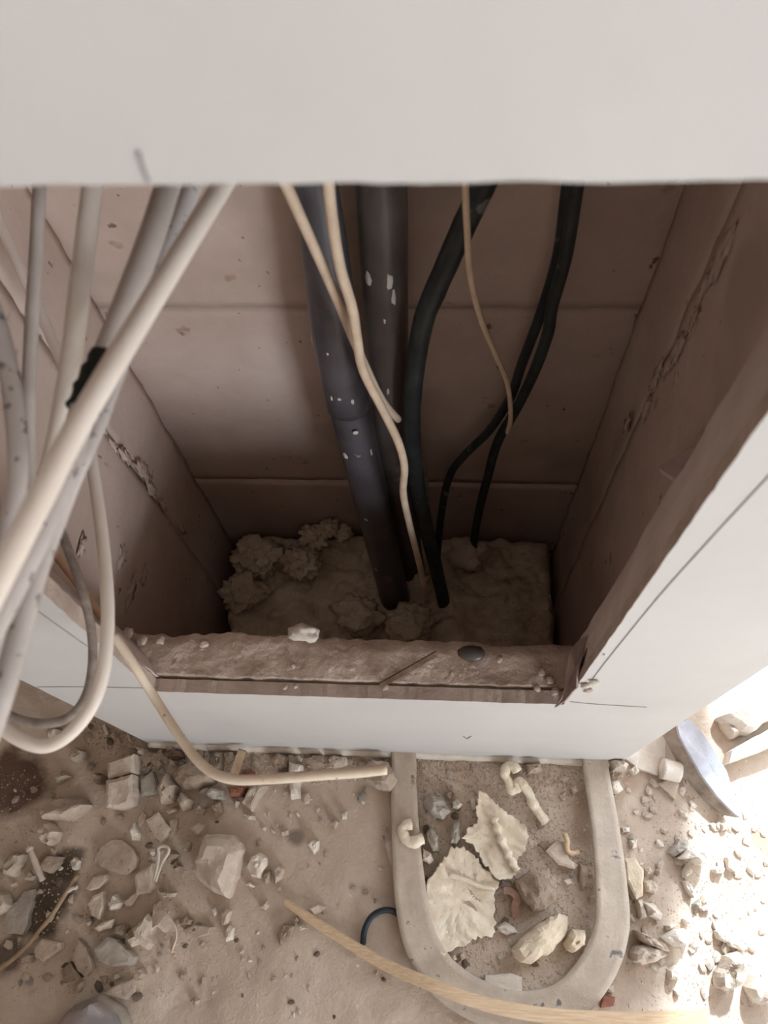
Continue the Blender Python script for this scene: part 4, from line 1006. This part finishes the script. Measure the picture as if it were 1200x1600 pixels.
# ------------------------------------------------------------------ marble slab leaning at right
def c7(x, y, z): return at_z(950 + x / 4.8, 1050 + y / 4.8, z)
top = [c7(520, 400, .045), c7(560, 372, .045), c7(610, 355, .045), c7(660, 400, .044), c7(740, 500, .042), c7(830, 640, .038), c7(890, 740, .034), c7(940, 900, .028), c7(992, 1092, .020), c7(950, 1062, .021), c7(820, 930, .027), c7(700, 770, .033), c7(600, 590, .040), c7(540, 480, .044)]
low = [p + Vector((-.014, .004, -.022)) for p in top]
n = len(top)
mr = empty('marble_slab', (low[7].x, low[7].y, 0)); tag(mr, 'tapered blue-grey marble slab lying beside the boxing', 'slab')
cT = sum(top, Vector()) / n; cL = sum(low, Vector()) / n
for nm, v_, f_, mt in (('polished_face', top + [cT] + [p + Vector((-.0015, 0, -.003)) for p in top], [(i, (i+1) % n, n) for i in range(n)] + [(i, n + 1 + i, n + 1 + (i+1) % n, (i+1) % n) for i in range(n)], 'marble'),
                       ('sawn_body', [p + Vector((-.0014, 0, -.0028)) for p in top] + low + [cL], [(i, (i+1) % n, n + (i+1) % n, n + i) for i in range(n)] + [(n + i, n + (i+1) % n, 2*n) for i in range(n)] + [tuple(range(n))], 'marble_side')):
    o_ = mesh(nm, v_, f_, M[mt]); o_.parent = mr; o_.matrix_parent_inverse = Matrix.Translation(-mr.location)

# ------------------------------------------------------------------ toe of the viewer's shoe
toe = at_z(152, 1556, .03)
sh = empty('shoe', (toe.x, toe.y - .14, 0)); tag(sh, 'dust-covered shoe toe at the bottom edge', 'shoe')
def shoe_part(name, hw, zs, mat, y_in):
    n, m = 24, 16; v, f = [], []
    for i in range(n + 1):
        t = i / n
        y = toe.y - y_in - t * (.285 - 2 * y_in)
        w = hw * (min(1, (1 - (1 - min(t / .28, 1)) ** 2.2)) ** .5) * (1 - .18 * math.exp(-((t - .62) / .2) ** 2)) * (1 if t < .88 else math.sqrt(max(.02, 1 - ((t - .88) / .125) ** 2)))
        lo, hi = zs(t)
        for k in range(m):
            a = math.pi * 2 * k / m
            cx, sz_ = math.cos(a), math.sin(a)
            x = w * math.copysign(abs(cx) ** .75, cx); z = (lo + hi) / 2 + (hi - lo) / 2 * math.copysign(abs(sz_) ** .8, sz_)
            v.append((toe.x + x - .01 * t, y, z))
    for i in range(n):
        for k in range(m):
            f.append((i*m + k, i*m + (k+1) % m, (i+1)*m + (k+1) % m, (i+1)*m + k))
    f += [tuple(range(m)), tuple(n*m + k for k in range(m - 1, -1, -1))]
    o = mesh(name, v, f, M[mat], None, True); o.parent = sh; o.matrix_parent_inverse = Matrix.Translation(-sh.location)
shoe_part('sole', .054, lambda t: (.002, .026), 'sole', 0)
shoe_part('upper', .050, lambda t: (.015, .050 + .05 * min(1, max(0, t - .05) / .5)), 'shoe', .006)

# ------------------------------------------------------------------ small pebbles, each its own object, then the uncountable grit
rp = random.Random(21)
PB = []
for k in range(8):
    import bmesh
    bm = bmesh.new(); bmesh.ops.create_icosphere(bm, subdivisions=1, radius=1.0)
    for v_ in bm.verts:
        d = v_.co.normalized(); q = 1 + .5 * N(d, 1.3, k * 4.4)
        v_.co = Vector((d.x * q, d.y * q * .8, d.z * q * .6))
    me = bpy.data.meshes.new('small_pebble'); bm.to_mesh(me); bm.free()
    me.materials.append(M[('stone', 'plaster', 'white', 'stone', 'grey', 'plaster', 'brown', 'plaster')[k]])
    PB.append(me)
LM = [(340, 1345, 'the biggest boulder'), (255, 1335, 'the split pin'), (183, 1337, 'the round plaster disc'), (193, 1245, 'the cracked plaster block'), (60, 1440, 'the weathered stick'),
      (182, 1487, 'the smooth grey flat stone'), (225, 1460, 'the crumpled flake'), (155, 1575, 'the shoe'), (402, 1352, 'the notched whitish block'), (455, 1412, 'the wood strip tip'),
      (575, 1440, 'the blue wire'), (461, 1220, 'the tall whitish chunk'), (370, 1238, 'the red brick fragment'), (302, 1210, 'the rough mortar lump'), (248, 1292, 'the kite-shaped flake'),
      (55, 1350, 'the pale peg'), (30, 1430, 'the olive-grey sheet'), (590, 1205, 'the cut cable end'), (100, 1262, 'the long lumpy stone'), (75, 1303, 'the crumbly round clod'), (490, 1320, 'the lone bright chip'),
      (315, 1460, 'the boat-shaped flake'), (640, 1302, 'the foam curl'), (820, 1245, 'the foam worm'), (770, 1300, 'the upper foam sheet'), (715, 1400, 'the lower foam sheet'), (680, 1260, 'the big grey stone'),
      (835, 1465, 'the long yellowish stone'), (838, 1390, 'the dark coarse clod'), (787, 1542, 'the square tile piece'), (870, 1335, 'the flat beige flake'), (905, 1465, 'the rough yellow chunk'),
      (1110, 1210, 'the marble slab'), (1085, 1345, 'the arched white chunk'), (1015, 1485, 'the two-part rock'), (1060, 1465, 'the smooth white stone'), (1140, 1530, 'the upright sunlit block'),
      (990, 1375, 'the long flat chip'), (1045, 1203, 'the white stub'), (1190, 1545, 'the jagged edge chunk'), (1055, 1515, 'the white crumbled chunk'), (970, 1230, 'the white angular pebble'), (520, 1520, 'the lower left of the strip')]
HUE = ('dusty beige', 'pale beige', 'whitish', 'dusty beige', 'grey', 'pale beige', 'brown', 'pale beige')
def where(u, v_):
    x, y, nm = min(LM, key=lambda q: (q[0] - u) ** 2 + (q[1] - v_) ** 2)
    d = math.hypot(x - u, y - v_)
    an = math.degrees(math.atan2(y - v_, u - x)) % 360
    dr = ('right of', 'up and right of', 'above', 'up and left of', 'left of', 'down and left of', 'below', 'down and right of')[int((an + 22.5) // 45) % 8]
    return ('close ' if d < 28 else 'a little ' if d < 55 else 'well ') + dr + ' ' + nm
def scatter(n, zone, label, group, smin, smax, name='small_pebble', kinds=(0, 1, 2, 3, 4, 5, 6, 7)):
    for k in range(n):
        u, v_ = zone()
        p = at_z(u, v_, 0.0); s = rp.uniform(smin, smax)
        kd = rp.choice(kinds)
        o = bpy.data.objects.new(name, PB[kd]); COL.objects.link(o)
        o.location = (p.x, p.y, floor_h(p.x, p.y) + s * .3); o.scale = (s, s * rp.uniform(.7, 1.2), s)
        o.rotation_euler = (rp.uniform(-.4, .4), rp.uniform(-.4, .4), rp.uniform(0, 6.28))
        sz_ = 'tiny' if s < .0035 else 'small' if s < .0055 else 'bean-sized'
        tag(o, sz_ + ' ' + HUE[kd] + ' pebble ' + where(u, v_), 'pebble', group)
def base_v(u): return 1160 + (u - 230) * 30 / 740 if u > 230 else 1160 - (230 - u) * .42
scatter(70, lambda: (lambda u: (u, base_v(u) + 8 + abs(rp.gauss(0, 28))))(rp.uniform(130, 600)), 'small rubble pebble lying along the foot of the board left of the strap', 'pebbles along the foot of the board', .003, .008)
scatter(80, lambda: (rp.uniform(0, 320), rp.uniform(1230, 1560)), 'small rubble pebble scattered among the stones at left', 'pebbles among the left stones', .0025, .007)
scatter(55, lambda: (rp.uniform(330, 605), rp.uniform(1260, 1595)), 'small pebble on the barer floor between boulder and strap', 'pebbles on the barer floor', .002, .0045)
scatter(60, lambda: (rp.uniform(662, 905), rp.uniform(1195, 1520)), 'small rubble pebble inside the loop of the strap', 'pebbles inside the strap loop', .0025, .006)
scatter(90, lambda: (rp.uniform(975, 1200), rp.uniform(1220, 1560)), 'small pale pebble on the bright floor right of the strap', 'pebbles right of the strap', .0025, .007, kinds=(1, 2, 2, 5, 7))
def grit():
    v, f = [], []
    rg = random.Random(5)
    def add(u, w, s):
        p = at_z(u, w, 0.0); z = floor_h(p.x, p.y)
        if SHX0 - .03 < p.x < SHX1 + .05 and p.y > -.002: return
        b = len(v); a = rg.uniform(0, 6.28)
        for k in range(3):
            v.append((p.x + s * math.cos(a + k * 2.1) * rg.uniform(.7, 1.2), p.y + s * math.sin(a + k * 2.1) * rg.uniform(.7, 1.2), z - .0005))
        v.append((p.x + rg.uniform(-.3, .3) * s, p.y + rg.uniform(-.3, .3) * s, z + s * rg.uniform(.3, .7)))
        f.extend([(b, b+1, b+3), (b+1, b+2, b+3), (b+2, b, b+3)])
    for k in range(6000): add(rg.uniform(-10, 1210), rg.uniform(1050, 1605), rg.uniform(.0005, .0015))
    for k in range(4500):
        u = rg.uniform(120, 980); add(u, base_v(u) + abs(rg.gauss(0, 24)), rg.uniform(.0009, .0036))
    for k in range(5500): add(rg.uniform(655, 930), rg.uniform(1190, 1545), rg.uniform(.0009, .0030))
    for k in range(1800): add(rg.gauss(1100, 60), rg.uniform(1200, 1600), rg.uniform(.0008, .0024))
    for k in range(1500): add(rg.uniform(0, 330), rg.uniform(1200, 1560), rg.uniform(.0008, .0028))
    return mesh('grit', v, f, M['grit'])
tag(grit(), 'fine pale grit and plaster crumbs sprinkled over the floor', 'grit', kind='stuff')
